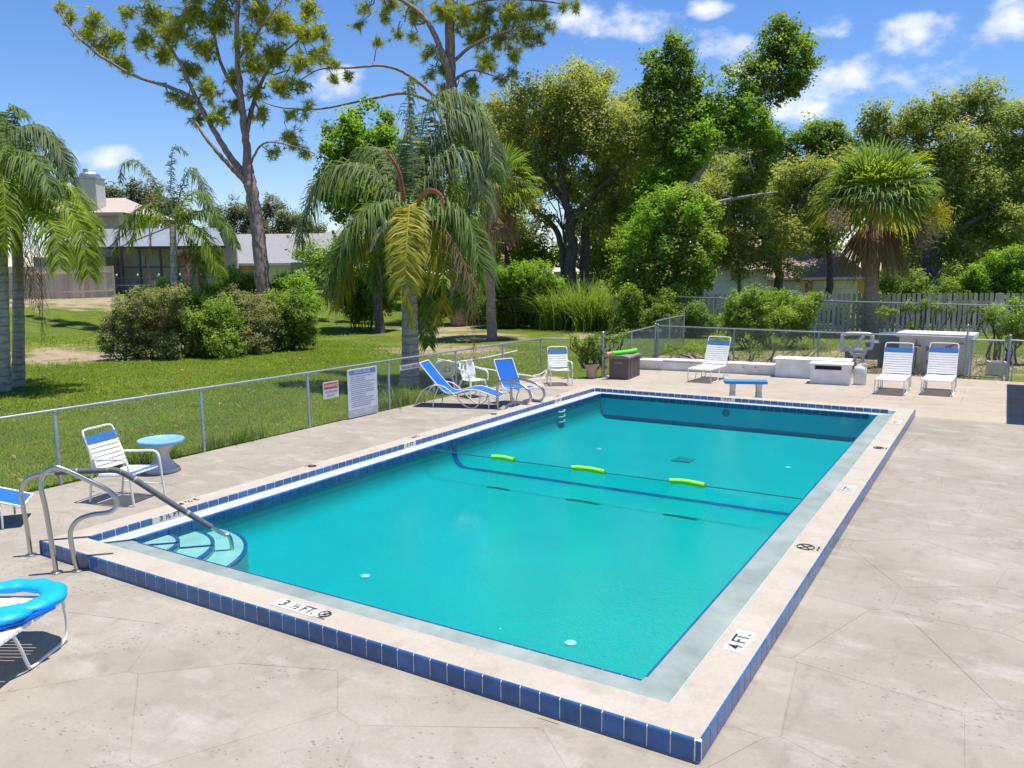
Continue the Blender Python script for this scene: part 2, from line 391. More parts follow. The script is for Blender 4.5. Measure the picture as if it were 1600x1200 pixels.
# lawn: grass with worn, sandy patches
n = N('lawn'); p_ = n.pos()
g1 = n.noise(p_, .35, 5, .6); g2 = n.noise(p_, 3.5, 5, .65); g3 = n.noise(p_, 28, 3, .7)
gc = n.mix(n.rng(g1, .35, .65), (.10, .155, .014), (.19, .25, .028)); gc = n.mix(n.rng(g2, .45, .75, 0, .7), gc, (.27, .275, .06))
gc = n.mix(n.rng(g3, .3, .62, .65, 0), gc, (.03, .055, .006))
xyz = n.node('ShaderNodeSeparateXYZ'); n.l.new(p_, xyz.inputs[0])
def spot(cx, cy, rx, ry):
    a = n.math('DIVIDE', n.math('SUBTRACT', xyz.outputs[0], cx), rx); b = n.math('DIVIDE', n.math('SUBTRACT', xyz.outputs[1], cy), ry)
    return n.rng(n.math('ADD', n.math('MULTIPLY', a, a), n.math('MULTIPLY', b, b)), .1, 1.5, 1.0, 0.0)
m_ = None
for s_ in [(-13, 27, 4, 3), (-36, 21, 7, 6), (-20, 7.5, 4, 2.2), (-21, 12.5, 4, 3.5), (-7, 30, 3, 3), (-17.5, 31, 4, 3), (2, 22.5, 6, 1.6), (6, 25, 7, 5), (-10, 21, 4, 3)]:
    q = spot(*s_); m_ = q if m_ is None else n.math('MAXIMUM', m_, q)
dirt = n.rng(n.math('ADD', n.math('MULTIPLY', m_, .40), n.math('MULTIPLY', n.noise(p_, .9, 6, .72), .95)), .70, .90)
dc = n.mix(n.noise(p_, 5, 5, .7), (.28, .19, .115), (.52, .42, .30))
M['lawn'] = n.set(n.mix(dirt, gc, dc), .95, normal=n.bump(n.math('ADD', g3, g2), .9, .05), spec=.1)

def gz(x, y):
    """ground height: level by the pool, rising towards the houses on the left"""
    t = min(1, max(0, (-x-20)/17.0)); t = t*t*(3-2*t)
    return -0.03 + 1.72*t + .05*math.sin(x*.7+1)*math.cos(y*.55)*min(1, max(0, (-x-3)/3))

PW, PL, TOP, CW, GW = 7.426, 13.629, 0.16, 0.335, 0.312      # pool over its coping, coping height, coping and gutter widths
E_ = CW+GW; LEDGE = 0.085; WATER = 0.058

xs = sorted(set([-220, -160, -120, -90, -75] + list(np.arange(-62, -2.7, 1.3).round(2)) + [-2.74, 0.0, PW] + [9, 12, 16, 22, 30, 45, 70, 110, 200]))
ys = sorted(set([-60, -40, -25, -15, -8, -4] + [0.0, PL] + list(np.arange(1.2, 13, 1.3).round(2)) + list(np.arange(15, 60, 1.5).round(2)) + [65, 75, 90, 120, 170, 300]))
gm = MB()
V = [(x, y, gz(x, y)) for y in ys for x in xs]; nx = len(xs); Fc = []
for j in range(len(ys)-1):
    for i in range(nx-1):
        if xs[i] >= -.01 and xs[i+1] <= PW+.01 and ys[j] >= -.01 and ys[j+1] <= PL+.01: continue
        Fc.append((j*nx+i, j*nx+i+1, (j+1)*nx+i+1, (j+1)*nx+i))
gm.add(V, Fc)
tag(gm.build('lawn_ground', M['lawn'], None, True), 'green lawn with worn sandy patches around the pool fence', kind='structure')

# ------------------------------------------------------------------ deck of irregular scored slabs
def clip(poly, a, b, c):
    """keep a*x+b*y<=c"""
    res = []; m = len(poly)
    for i in range(m):
        p, q = poly[i], poly[(i+1) % m]; dp = a*p[0]+b*p[1]-c; dq = a*q[0]+b*q[1]-c
        if dp <= 0: res.append(p)
        if (dp < 0 < dq) or (dq < 0 < dp):
            t = dp/(dp-dq); res.append((p[0]+(q[0]-p[0])*t, p[1]+(q[1]-p[1])*t))
    return res
def area(poly): return abs(sum(poly[i-1][0]*poly[i][1]-poly[i][0]*poly[i-1][1] for i in range(len(poly))))/2
deck = MB()
JZ = -0.0036
for (a, b, c, d) in [(-2.74, -8, 16, -.0), (-2.74, 0, 0, PL), (PW, 0, 16, PL), (-2.74, PL, 16, 15.9), (-.95, 15.9, 16, 20.55)]:
    deck.add([(a, b, JZ), (c, b, JZ), (c, d, JZ), (a, d, JZ)], [(0, 1, 2, 3)])
    deck.add([(a, b, JZ), (c, b, JZ), (c, b, -.1), (a, b, -.1)], [(0, 1, 2, 3)])
    deck.add([(a, b, JZ), (a, d, JZ), (a, d, -.1), (a, b, -.1)], [(0, 1, 2, 3)])
deck = tag(deck.build('pool_deck', M['joint']), 'pale worn concrete pool deck with irregular scored joints', kind='structure')
pts = []
stp = 1.18
for i in range(-1, 17):
    for j in range(-8, 13):
        pts.append((-2.7+i*stp+rng.uniform(-.56, .56)+(.5*stp if j % 2 else 0), j*stp+rng.uniform(-.5, .5)))
PT = np.array(pts)
def slab(poly, mat, h=0.0):
    poly = [p for i, p in enumerate(poly) if math.hypot(p[0]-poly[i-1][0], p[1]-poly[i-1][1]) > .004]
    if len(poly) < 3 or area(poly) < .02: return
    cx = sum(p[0] for p in poly)/len(poly); cy = sum(p[1] for p in poly)/len(poly)
    mb = MB(); loc = [(p[0]-cx, p[1]-cy) for p in poly]
    ins = [(x*(1-.006/max(.05, math.hypot(x, y))), y*(1-.006/max(.05, math.hypot(x, y)))) for x, y in loc]
    k = len(loc); tz = [h]*k
    mb.add([(x, y, -.02) for x, y in loc]+[(x, y, h-.003) for x, y in loc]+[(x, y, h) for x, y in ins],
           [(i, (i+1) % k, k+(i+1) % k, k+i) for i in range(k)]+[(k+i, k+(i+1) % k, 2*k+(i+1) % k, 2*k+i) for i in range(k)]+[tuple(range(2*k, 3*k))])
    link('slab', mb.mesh('slab', mat), deck, (cx, cy, 0))
for i, p in enumerate(PT):
    poly = [(-2.72, -8), (16, -8), (16, PL), (-2.72, PL)]
    dd = np.hypot(*(PT-p).T); nb = np.argsort(dd)[1:26]
    for k in nb:
        q = PT[k]; ax, ay = q-p; L_ = math.hypot(ax, ay); ax /= L_; ay /= L_
        poly = clip(poly, ax, ay, ax*(p[0]+q[0])/2+ay*(p[1]+q[1])/2-.0025)
        if len(poly) < 3: break
    if len(poly) < 3: continue
    inter = clip(clip(clip(clip(poly, 1, 0, PW), -1, 0, 0), 0, 1, PL), 0, -1, 0)
    if len(inter) >= 3 and area(inter) > 1e-4:
        lft = clip(poly, 1, 0, -.004); rgt = clip(poly, -1, 0, -PW-.004); mid = clip(clip(poly, 1, 0, PW), -1, 0, 0)
        for q in (lft, rgt, clip(mid, 0, 1, -.004), clip(mid, 0, -1, -PL-.004)):
            if len(q) >= 3: slab(q, M['deck'])
    else: slab(poly, M['deck'])
# broad smooth slabs beyond the far end, small square pavers by the gate
def grid(x0, y0, x1, y1, nx_, ny_, mat, gap=.005, skip=None):
    for i in range(nx_):
        for j in range(ny_):
            a = x0+(x1-x0)*i/nx_+gap; b = x0+(x1-x0)*(i+1)/nx_-gap; c = y0+(y1-y0)*j/ny_+gap; d = y0+(y1-y0)*(j+1)/ny_-gap
            slab([(a, c), (b, c), (b, d), (a, d)], mat)
grid(-2.72, PL+.004, 9.1, 15.75, 4, 1, M['deck_far'])
grid(9.1, PL+.004, 16, 20.5, 3, 3, M['deck_far'])
grid(-.93, 15.75, 6.2, 18.3, 3, 1, M['deck_far']); grid(-.93, 18.3, 6.2, 20.5, 3, 1, M['deck_far'])
grid(6.2, 15.75, 9.1, 20.5, 3, 7, M['deck_far'])

# ------------------------------------------------------------------ pool
pool = thing('swimming_pool', 'raised rectangular swimming pool edged in blue tile', None, (PW/2, PL/2, 0), kind='structure')
def pbuild(mb, name, mat, smooth=False, bevel=0): return mb.build(name, mat, pool, smooth, bevel, world=True)
ti = 0.009
c = MB()
def ring(mb, a0, a1, z0, z1):
    """flat ring between insets a0 (outer, height z0) and a1 (inner, z1)"""
    o = [(a0, a0), (PW-a0, a0), (PW-a0, PL-a0), (a0, PL-a0)]; i_ = [(a1, a1), (PW-a1, a1), (PW-a1, PL-a1), (a1, PL-a1)]
    mb.add([(*p, z0) for p in o]+[(*p, z1) for p in i_], [(k, (k+1) % 4, 4+(k+1) % 4, 4+k) for k in range(4)])
ring(c, ti, ti, -.12, TOP-.012); ring(c, ti, .016, TOP-.012, TOP-.002); ring(c, .016, CW-.016, TOP-.002, TOP-.002); ring(c, CW-.016, CW-ti, TOP-.002, TOP-.01); ring(c, CW-ti, CW-ti, TOP-.01, -.05)
pbuild(c, 'coping', M['coping'])
gr = MB(); g_ = .0025
ring(gr, g_, g_, -.02, TOP-.016); ring(gr, g_, .014, TOP-.016, TOP-.0045); ring(gr, CW-g_, CW-g_, TOP-.016, LEDGE-.03); ring(gr, CW-.014, CW-g_, TOP-.0045, TOP-.016)
pbuild(gr, 'tile_grout', M['grout'])
ft = MB(); ring(ft, -.012, .006, -.002, .012); ring(ft, -.05, -.012, .0006, .0006)
pbuild(ft, 'base_fillet', M['joint'])
# gutter ledge: greyer on the near and right sides, paler on the others
for nm, sides, mt in (('gutter_ledge', (0, 1), 'ledge'), ('gutter_ledge', (2, 3), 'ledge_pale')):
    mb = MB()
    o = [(CW-g_, CW-g_), (PW-CW+g_, CW-g_), (PW-CW+g_, PL-CW+g_), (CW-g_, PL-CW+g_)]; i_ = [(E_, E_), (PW-E_, E_), (PW-E_, PL-E_), (E_, PL-E_)]
    for k in sides:
        k2 = (k+1) % 4
        mb.add([(*o[k], LEDGE-.018), (*o[k2], LEDGE-.018), (*i_[k2], LEDGE), (*i_[k], LEDGE)], [(0, 1, 2, 3)])
    pbuild(mb, nm, M[mt])
# glazed tiles with a rounded top edge; one mesh per size, copied along each side
PITCH_T = 0.1575
def tile_mesh(h, name, w=PITCH_T-.008):
    prof = [(0, 0), (0, h-.016), (.0035, h-.006), (.011, h-.0008), (.026, h), (.026, h-.006), (.012, h-.012), (.012, 0)]
    mb = MB(); mb.extrude(prof, (-w/2, 0, 0), (0, 1, 0), (0, 0, 1), (1, 0, 0), w)
    return mb.mesh(name, M['tile'])
T_out = tile_mesh(TOP-.012, 'tile'); T_in = tile_mesh(TOP-LEDGE+.004, 'tile'); T_lip = tile_mesh(.109, 'tile')
tile_stuff = MB(); ntile = 0
def tile_row(me, x0, y0, dx, dy, n, z, rz, skip=()):
    global ntile
    for k in range(n):
        if k in skip: continue
        x = x0+dx*PITCH_T*(k+.5); y = y0+dy*PITCH_T*(k+.5)
        if ntile < 300:
            o = link('tile', me, pool, (x-PW/2, y-PL/2, z)); o.rotation_euler = (0, 0, rz); ntile += 1
        else:
            ca, sa = math.cos(rz), math.sin(rz); b = len(tile_stuff.v)
            tile_stuff.v += [(v.co.x*ca-v.co.y*sa+x, v.co.x*sa+v.co.y*ca+y, v.co.z+z) for v in me.vertices]
            for q in me.polygons: tile_stuff.f.append(tuple(b+i for i in q.vertices)); tile_stuff.m.append(0)
nn = int(PW/PITCH_T)
tile_row(T_out, PW-.04, 0, -1, 0, nn, .01, 0)
tile_row(T_out, PW, .03, 0, 1, int(PL/PITCH_T), .01, math.pi/2)
nl = int((PL-2*CW)/PITCH_T)
SK_L = {5, 6, 7, 35, 36, 69, 70}
tile_row(T_in, CW, CW+.02, 0, 1, nl, LEDGE-.008, math.pi/2, SK_L)
SK_F = {20, 21}
tile_row(T_in, CW, PL-CW, 1, 0, int((PW-2*CW)/PITCH_T), LEDGE-.008, 0, SK_F)
tile_row(T_lip, E_+.008, E_, 0, 1, int((PL-2*E_)/PITCH_T), -.02, math.pi/2)
tile_row(T_lip, E_, PL-E_-.008, 1, 0, int((PW-2*E_)/PITCH_T), -.02, 0)
tile_row(T_lip, PW-E_-.008, PL-E_, 0, -1, int((PL-2*E_)/PITCH_T), -.02, -math.pi/2)
tile_row(T_lip, PW-E_, E_+.008, -1, 0, int((PW-2*E_)/PITCH_T), -.02, math.pi)
tag(pbuild(tile_stuff, 'lip_tiles', M['tile']), kind='stuff')
# corner trim of the outside tile
mb = MB(); mb.box2((PW-.036, -.0, .01), (PW-.001, .02, TOP-.012)); pbuild(mb, 'corner_tile', M['tile'], bevel=.006)
mb = MB(); mb.box2((0, 0, .01), (.03, .02, TOP-.012)); pbuild(mb, 'corner_tile', M['tile'], bevel=.006)
# basin
def depth(y):
    t = (y-E_)/(PL-2*E_)
    return .44 + .03*min(1, t/.5) + .10*max(0, min(1, (t-.52)/.38))
def floor_z(x, y):
    D = depth(y); res = D
    for s, r in ((min(x-E_, PW-E_-x), .24), (min(y-E_, PL-E_-y), .09)):
        if s < r: res = min(res, D-r+math.sqrt(max(0, r*r-(r-s)**2)))
    return WATER-res
off = [0, .01, .03, .06, .1, .15, .2, .26]
gx = sorted([E_+o for o in off]+[PW-E_-o for o in off]+list(np.linspace(E_+.5, PW-E_-.5, 10)))
gy = sorted([E_+o for o in off]+[PL-E_-o for o in off]+list(np.linspace(E_+.5, PL-E_-.5, 26)))
mb = MB(); mb.add([(x, y, floor_z(x, y)) for y in gy for x in gx], [(j*len(gx)+i, j*len(gx)+i+1, (j+1)*len(gx)+i+1, (j+1)*len(gx)+i) for j in range(len(gy)-1) for i in range(len(gx)-1)])
fc_ = []
for j in range(len(gy)-1):
    for i in range(len(gx)-1):
        x = (gx[i]+gx[i+1])/2; y = (gy[j]+gy[j+1])/2; fc_.append(0)
mb.m = fc_
pbuild(mb, 'floor', [M['plaster'], M['plaster_lit']], True)
mb = MB()
for x in (E_, PW-E_):
    for j in range(len(gy)-1): mb.add([(x, gy[j], LEDGE-.001), (x, gy[j+1], LEDGE-.001), (x, gy[j+1], floor_z(x, gy[j+1])), (x, gy[j], floor_z(x, gy[j]))], [(0, 1, 2, 3)])
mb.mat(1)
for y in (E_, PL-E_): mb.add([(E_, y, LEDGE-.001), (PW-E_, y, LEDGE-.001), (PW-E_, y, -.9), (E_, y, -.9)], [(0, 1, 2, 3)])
pbuild(mb, 'wall', [M['plaster'], M['plaster_lit']])
# dark blue break line across the floor and up the left wall
mb = MB(); yl = 6.88; X = gx
vv = []
for x in X: vv += [(x, yl-.075, floor_z(x, yl)+.004), (x, yl+.075, floor_z(x, yl)+.004)]
mb.add(vv, [(2*i, 2*i+2, 2*i+3, 2*i+1) for i in range(len(X)-1)])
for x, sgn in ((E_+.012, 1), (PW-E_-.012, -1)): mb.add([(x, yl-.075, LEDGE), (x, yl+.075, LEDGE), (x, yl+.075, floor_z(x-.012*sgn, yl)), (x, yl-.075, floor_z(x-.012*sgn, yl))], [(0, 1, 2, 3)])
pbuild(mb, 'break_line_tile', M['tile'])
# fan-shaped corner steps
for rad, dz in ((1.24, .185), (.88, .115), (.51, .05)):
    mb = MB(); K = 22
    arc = [(E_+rad*math.cos(a), E_+rad*math.sin(a)) for a in np.linspace(0, math.pi/2, K)]
    arc2 = [(E_+(rad-.045)*math.cos(a), E_+(rad-.045)*math.sin(a)) for a in np.linspace(0, math.pi/2, K)]
    zt = WATER-dz
    mb.prism([(E_, E_)]+arc2, WATER-.5, zt); mb.add([(*p, zt-.03) for p in arc]+[(*p, WATER-.5) for p in arc], [(i, i+1, K+i+1, K+i) for i in range(K-1)])
    st = pbuild(mb, 'step', M['step_plaster'])
    mb = MB(); mb.add([(*p, zt+.003) for p in arc2]+[(*p, zt+.003) for p in arc]+[(*p, zt-.03) for p in arc], [(i, i+1, K+i+1, K+i) for i in range(K-1)]+[(K+i, K+i+1, 2*K+i+1, 2*K+i) for i in range(K-1)])
    no = mb.build('nosing_tile', M['tile'], st); no.data.transform(Matrix.Translation((-PW/2, -PL/2, 0)))
# floor fittings
M['drain'] = simple('drain_grate', (.02, .27, .29), .7, .1, 8)
for (x, y) in ((2.85, 2.05), (5.62, 1.75), (5.75, 9.9), (2.2, 9.6)):
    z = floor_z(x, y); mb = MB(); mb.lathe([(.055, 0), (.055, .012), (.035, .02), (.02, .012)], (x, y, z+.001), 14); pbuild(mb, 'floor_inlet', M['plastic_white'], True)
mb = MB(); mb.box((3.95, 9.5, floor_z(3.95, 9.5)+.012), (.34, .34, .02))
for k in range(5): mb.box((3.95-.12+.06*k, 9.5, floor_z(3.95, 9.5)+.028), (.02, .3, .014))
pbuild(mb, 'main_drain', M['drain'])
mb = MB(); mb.tube([(3.7, PL-E_-.03, -.14), (3.7, PL-E_+.01, -.14)], [.08, .09], 18); pbuild(mb, 'pool_light', M['drain'])
# white curves drawn for the reflections of step recesses below the ladder rails
for k in range(3):
    mb = MB(); mb.tube(spline([(E_+.02, 10.75, -.02-.11*k), (E_+.05, 10.82, -.035-.11*k), (E_+.05, 10.98, -.035-.11*k), (E_+.02, 11.05, -.02-.11*k)], 10), .016, 6); pbuild(mb, 'recess_reflection', M['plastic_white'], True)

# water: clear surface with small ripples, red light soaked up with depth
n = N('pool_water'); n.n.remove(n.p); p_ = n.pos()
h1 = n.noise(p_, 7, 4, .6, (1, 1.25, 1)); h2 = n.noise(p_, 30, 3, .6, (1, 1.5, 1))
bm_ = n.bump(n.math('ADD', n.math('MULTIPLY', h1, .5), n.math('MULTIPLY', h2, .5)), 1.0, .05)
gl = n.node('ShaderNodeBsdfGlossy'); gl.inputs['Roughness'].default_value = .03; n.l.new(bm_, gl.inputs['Normal'])
tr = n.node('ShaderNodeBsdfTransparent')
fr = n.node('ShaderNodeFresnel'); fr.inputs['IOR'].default_value = 1.21; n.l.new(bm_, fr.inputs['Normal'])
ms = n.node('ShaderNodeMixShader'); n.l.new(fr.outputs[0], ms.inputs[0]); n.l.new(tr.outputs[0], ms.inputs[1]); n.l.new(gl.outputs[0], ms.inputs[2])
n.l.new(ms.outputs[0], n.out.inputs['Surface'])
va = n.node('ShaderNodeVolumeAbsorption'); va.inputs['Color'].default_value = (0.0, 0.88, 0.92, 1); va.inputs['Density'].default_value = 0.6
n.l.new(va.outputs[0], n.out.inputs['Volume'])
mb = MB(); mb.box2((E_-.004, E_-.004, -1.3), (PW-E_+.004, PL-E_+.004, WATER))
tag(mb.build('pool_water', n.m), 'clear turquoise water filling the swimming pool', kind='structure')

# ------------------------------------------------------------------ lettering
def text(s, size, loc, right, upv, mat, parent, name='lettering', thick=.0008, sx=1.0):
    cu = bpy.data.curves.new(name, 'FONT'); cu.body = s; cu.size = size; cu.align_x = 'CENTER'; cu.align_y = 'CENTER'; cu.extrude = thick
    cu.resolution_u = 3; cu.offset = size*.012
    o = bpy.data.objects.new(name, cu); col.objects.link(o)
    bpy.context.view_layer.update()
    me = bpy.data.meshes.new_from_object(o); bpy.data.objects.remove(o); bpy.data.curves.remove(cu)
    me.materials.clear(); me.materials.append(mat)
    r_ = Vector(right).normalized(); u_ = Vector(upv).normalized(); w_ = r_.cross(u_)
    Mx = Matrix(((r_.x, u_.x, w_.x, loc[0]), (r_.y, u_.y, w_.y, loc[1]), (r_.z, u_.z, w_.z, loc[2]), (0, 0, 0, 1)))
    me.transform(Mx @ Matrix.Diagonal((sx, 1, 1, 1)))
    if parent is not None:
        me.transform(Matrix.Rotation(-parent.rotation_euler.z, 4, 'Z') @ Matrix.Translation(-Vector(parent.location)))
    return link(name, me, parent)
def plate(cx, cy, w, h, rz, z=TOP):
    mb = MB(); mb.box((cx, cy, z+.0005), (w, h, .004), rz); return pbuild(mb, 'marker_plate', M['sign_white2'])
def nodive(cx, cy, rz, r=.052, z=TOP):
    ca, sa = math.cos(rz), math.sin(rz)
    mb = MB(); P_ = [(cx+r*math.cos(a), cy+r*math.sin(a), z+.003) for a in np.linspace(0, 2*math.pi, 20)[:-1]]; mb.tube(P_, .006, 4, closed=True)
    for a in (.79, 2.36): mb.tube([(cx-r*math.cos(a+rz), cy-r*math.sin(a+rz), z+.003), (cx+r*math.cos(a+rz), cy+r*math.sin(a+rz), z+.003)], .005, 4)
    pbuild(mb, 'no_diving_symbol', M['black'])
    text('NO DIVING', .026, (cx+r*1.5*sa, cy-r*1.5*ca, z+.003), (ca, sa, 0), (-sa, ca, 0), M['black'], pool)
X_, Y_ = (1, 0, 0), (0, 1, 0)
plate(3.80, .165, .56, .15, 0)
text('3', .16, (3.62, .165, TOP+.004), X_, Y_, M['black'], pool); text('\u00bd', .14, (3.765, .165, TOP+.004), X_, Y_, M['black'], pool, sx=.8)
text('FT.', .16, (3.915, .165, TOP+.004), X_, Y_, M['black'], pool, sx=.8); nodive(4.09, .18, 0)
plate(7.255, 1.45, .15, .40, 0); text('4 FT.', .16, (7.255, 1.45, TOP+.004), Y_, (-1, 0, 0), M['black'], pool, sx=.9)
nodive(7.24, 3.93, math.pi/2, .085)
plate(7.255, 6.5, .15, .40, 0); text('5 FT.', .16, (7.255, 6.5, TOP+.004), Y_, (-1, 0, 0), M['black'], pool, sx=.9)
nodive(7.26, 9.35, math.pi/2, .075)
plate(7.255, 11.9, .15, .40, 0); text('9 FT.', .16, (7.255, 11.9, TOP+.004), Y_, (-1, 0, 0), M['black'], pool, sx=.9)
for (y, s_) in ((1.75, '3 \u00bd FT.'), (6.4, '5 FT.'), (11.7, '9 FT.')):
    text(s_, .13, (.12, y, TOP+.003), (0, -1, 0), (1, 0, 0), M['black'], pool, sx=.9)
nodive(.13, 3.95, -math.pi/2, .06); nodive(.13, 9.0, -math.pi/2, .06)
def face_marker(k0, k1, s_, side):
    y0 = CW+.02+PITCH_T*k0; y1 = CW+.02+PITCH_T*(k1+1); zc = (TOP+LEDGE)/2-.002
    mb = MB()
    if side == 'L':
        mb.box2((CW-.012, y0+.003, LEDGE-.006), (CW+.001, y1-.003, TOP-.003)); pbuild(mb, 'marker_tile', M['sign_white2'], bevel=.003)
        text(s_, .085, (CW+.003, (y0+y1)/2, zc), Y_, (0, 0, 1), M['black'], pool, sx=1.15)
    else:
        x0 = CW+PITCH_T*k0; x1 = CW+PITCH_T*(k1+1)
        mb.box2((x0+.003, PL-CW-.001, LEDGE-.006), (x1-.003, PL-CW+.012, TOP-.003)); pbuild(mb, 'marker_tile', M['sign_white2'], bevel=.003)
        text(s_, .085, ((x0+x1)/2, PL-CW-.003, zc), X_, (0, 0, 1), M['black'], pool, sx=1.15)
face_marker(5, 7, '3 \u00bd FT', 'L'); face_marker(35, 36, '5 FT', 'L'); face_marker(69, 70, '9 FT', 'L'); face_marker(20, 21, '9 FT', 'F')
# ------------------------------------------------------------------ rope and floats
RY = 6.07
mb = MB(); mb.tube([(E_+.02, RY, WATER+.012), (2.2, RY-.01, WATER+.008), (3.7, RY, WATER+.008), (5.2, RY+.01, WATER+.008), (PW-E_-.02, RY, WATER+.012)], .0085, 6)
tag(mb.build('safety_rope', M['rope'], None, True), 'thin dark safety rope stretched across the pool on the water', 'rope')
for x0, x1, lb in ((1.98, 2.39, 'short lime foam float on the pool rope, nearest the ladder rails'), (3.42, 3.96, 'middle lime foam float on the pool rope'), (4.97, 5.47, 'lime foam float on the pool rope, closest to the wide right-hand coping')):
    mb = MB(); L_ = x1-x0; y = RY+.0
    mb.tube(spline([(x0, y-.01, WATER+.02), (x0+L_*.35, y+.012, WATER+.028), (x0+L_*.7, y+.005, WATER+.026), (x1, y-.012, WATER+.018)], 14), .040, 12)
    o = mb.build('foam_float', M['noodle'], None, True); tag(o, lb, 'pool float', 'foam floats on the pool rope')

# ------------------------------------------------------------------ stainless rails
D2 = 1/math.sqrt(2)
def diag(base, pts, dr): return [(base[0]+dr[0]*s, base[1]+dr[1]*s, z) for s, z in pts]
def flange(mb, x, y): mb.lathe([(.06, 0.001), (.06, .012), (.045, .02), (.03, .024)], (x, y, 0), 16)
t = thing('hand_rail', 'long steel hand rail with grey foam sleeve running down to the pool steps', 'hand rail', (-.07, -.07, 0))
pth = diag((-.07, -.07), [(0, 0), (-.01, .3), (-.03, .58), (-.03, .74), (.04, .86), (.2, .905), (.45, .91), (.75, .90), (.9, .895), (.99, .86), (1.1, .78), (1.5, .45), (1.97, .09), (2.05, .05), (2.08, -.02), (2.09, -.17)], (D2, D2))
full = spline(pth, 60)
mb = MB(); mb.tube(full, .0235, 10); mb.build('rail_tube', M['steel'], t, True, world=True)
mb = MB(); flange(mb, -.07, -.07); mb.build('flange', M['steel'], t, True, world=True)
i0 = next(i for i, p in enumerate(full) if p[0] > .12 and p[2] > .8); i1 = max(i for i, p in enumerate(full) if p[2] > .11)
mb = MB(); mb.tube(full[i0:i1+1], .033, 12); sl_ = mb.build('foam_sleeve', M['foam'], t, True, world=True)
for k in range(i0+3, i1, 5):
    mb = MB(); a = np.array(full[k]); b = np.array(full[k+1]); mb.tube([a, a+(b-a)*.18], .035, 10); o = mb.build('tape_band', M['hose'], sl_, True); o.data.transform(Matrix.Translation((.07, .07, 0)))
S_PROF = [(0, 0), (-.04, .65), (-.07, .93), (-.03, 1.05), (.07, 1.11), (.18, 1.07), (.36, .96), (.53, .85), (.61, .76), (.62, .67), (.55, .605), (.38, .59), (.24, .54), (.165, .42), (.17, .23), (.2, 0)]
t = thing('grab_rail', 'bent steel grab rail standing on the deck at the near corner of the pool', 'hand rail', (.70, -.22, 0))
mb = MB(); mb.tube(spline(diag((.70, -.22), S_PROF, (D2, D2)), 64), .0245, 10); mb.build('rail_tube', M['steel'], t, True, world=True)
for s in (0, .2):
    mb = MB(); flange(mb, .70+D2*s, -.22+D2*s); mb.build('flange', M['steel'], t, True, world=True)
L_PROF = [(0, 0), (-.01, .3), (.0, .5), (.06, .6), (.17, .645), (.35, .63), (.62, .57), (.78, .48), (.84, .38), (.83, .27), (.72, .185), (.5, .19), (.33, .15), (.24, .08), (.22, 0)]
for k, (x, y, lb) in enumerate(((-.64, 10.35, 'curved steel pool ladder rail, the nearer one of the pair'), (-.53, 10.76, 'curved steel pool ladder rail, the farther one of the pair'))):
    t = thing('ladder_rail', lb, 'hand rail', (x, y, 0), group='ladder rails at the deep end')
    mb = MB(); mb.tube(spline([(x+s, y, z) for s, z in L_PROF], 56), .029, 10); mb.build('rail_tube', M['steel'], t, True, world=True)
    for s in (0, .22):
        mb = MB(); flange(mb, x+s, y); mb.build('flange', M['steel'], t, True, world=True)

# ------------------------------------------------------------------ furniture
def lerp(a, b, t): return tuple(a[i]+(b[i]-a[i])*t for i in range(3))
def strap(mb, a, b, up_, w=.042, th=.006):
    """flat strap from a to b, wrapped a little round the rails"""
    a = Vector(a); b = Vector(b); u = Vector(up_).normalized(); d = (b-a).normalized(); s = d.cross(u).normalized()
    P = []
    for q, h in ((a-d*.016, -.012), (a-d*.010, .014), (a+d*.04, .016), (a+(b-a)*.5, .006), (b-d*.04, .016), (b+d*.010, .014), (b+d*.016, -.012)):
        P.append(q+u*h)
    V = []
    for q in P: V += [q-s*w/2, q+s*w/2]
    m = len(P); V2 = [v-u*th for v in V]
    mb.add(V+V2, [(2*i, 2*i+1, 2*i+3, 2*i+2) for i in range(m-1)]+[(2*m+2*i, 2*m+2*i+2, 2*m+2*i+3, 2*m+2*i+1) for i in range(m-1)]
           + [(2*i, 2*i+2, 2*m+2*i+2, 2*m+2*i) for i in range(m-1)]+[(2*i+1, 2*m+2*i+1, 2*m+2*i+3, 2*i+3) for i in range(m-1)])
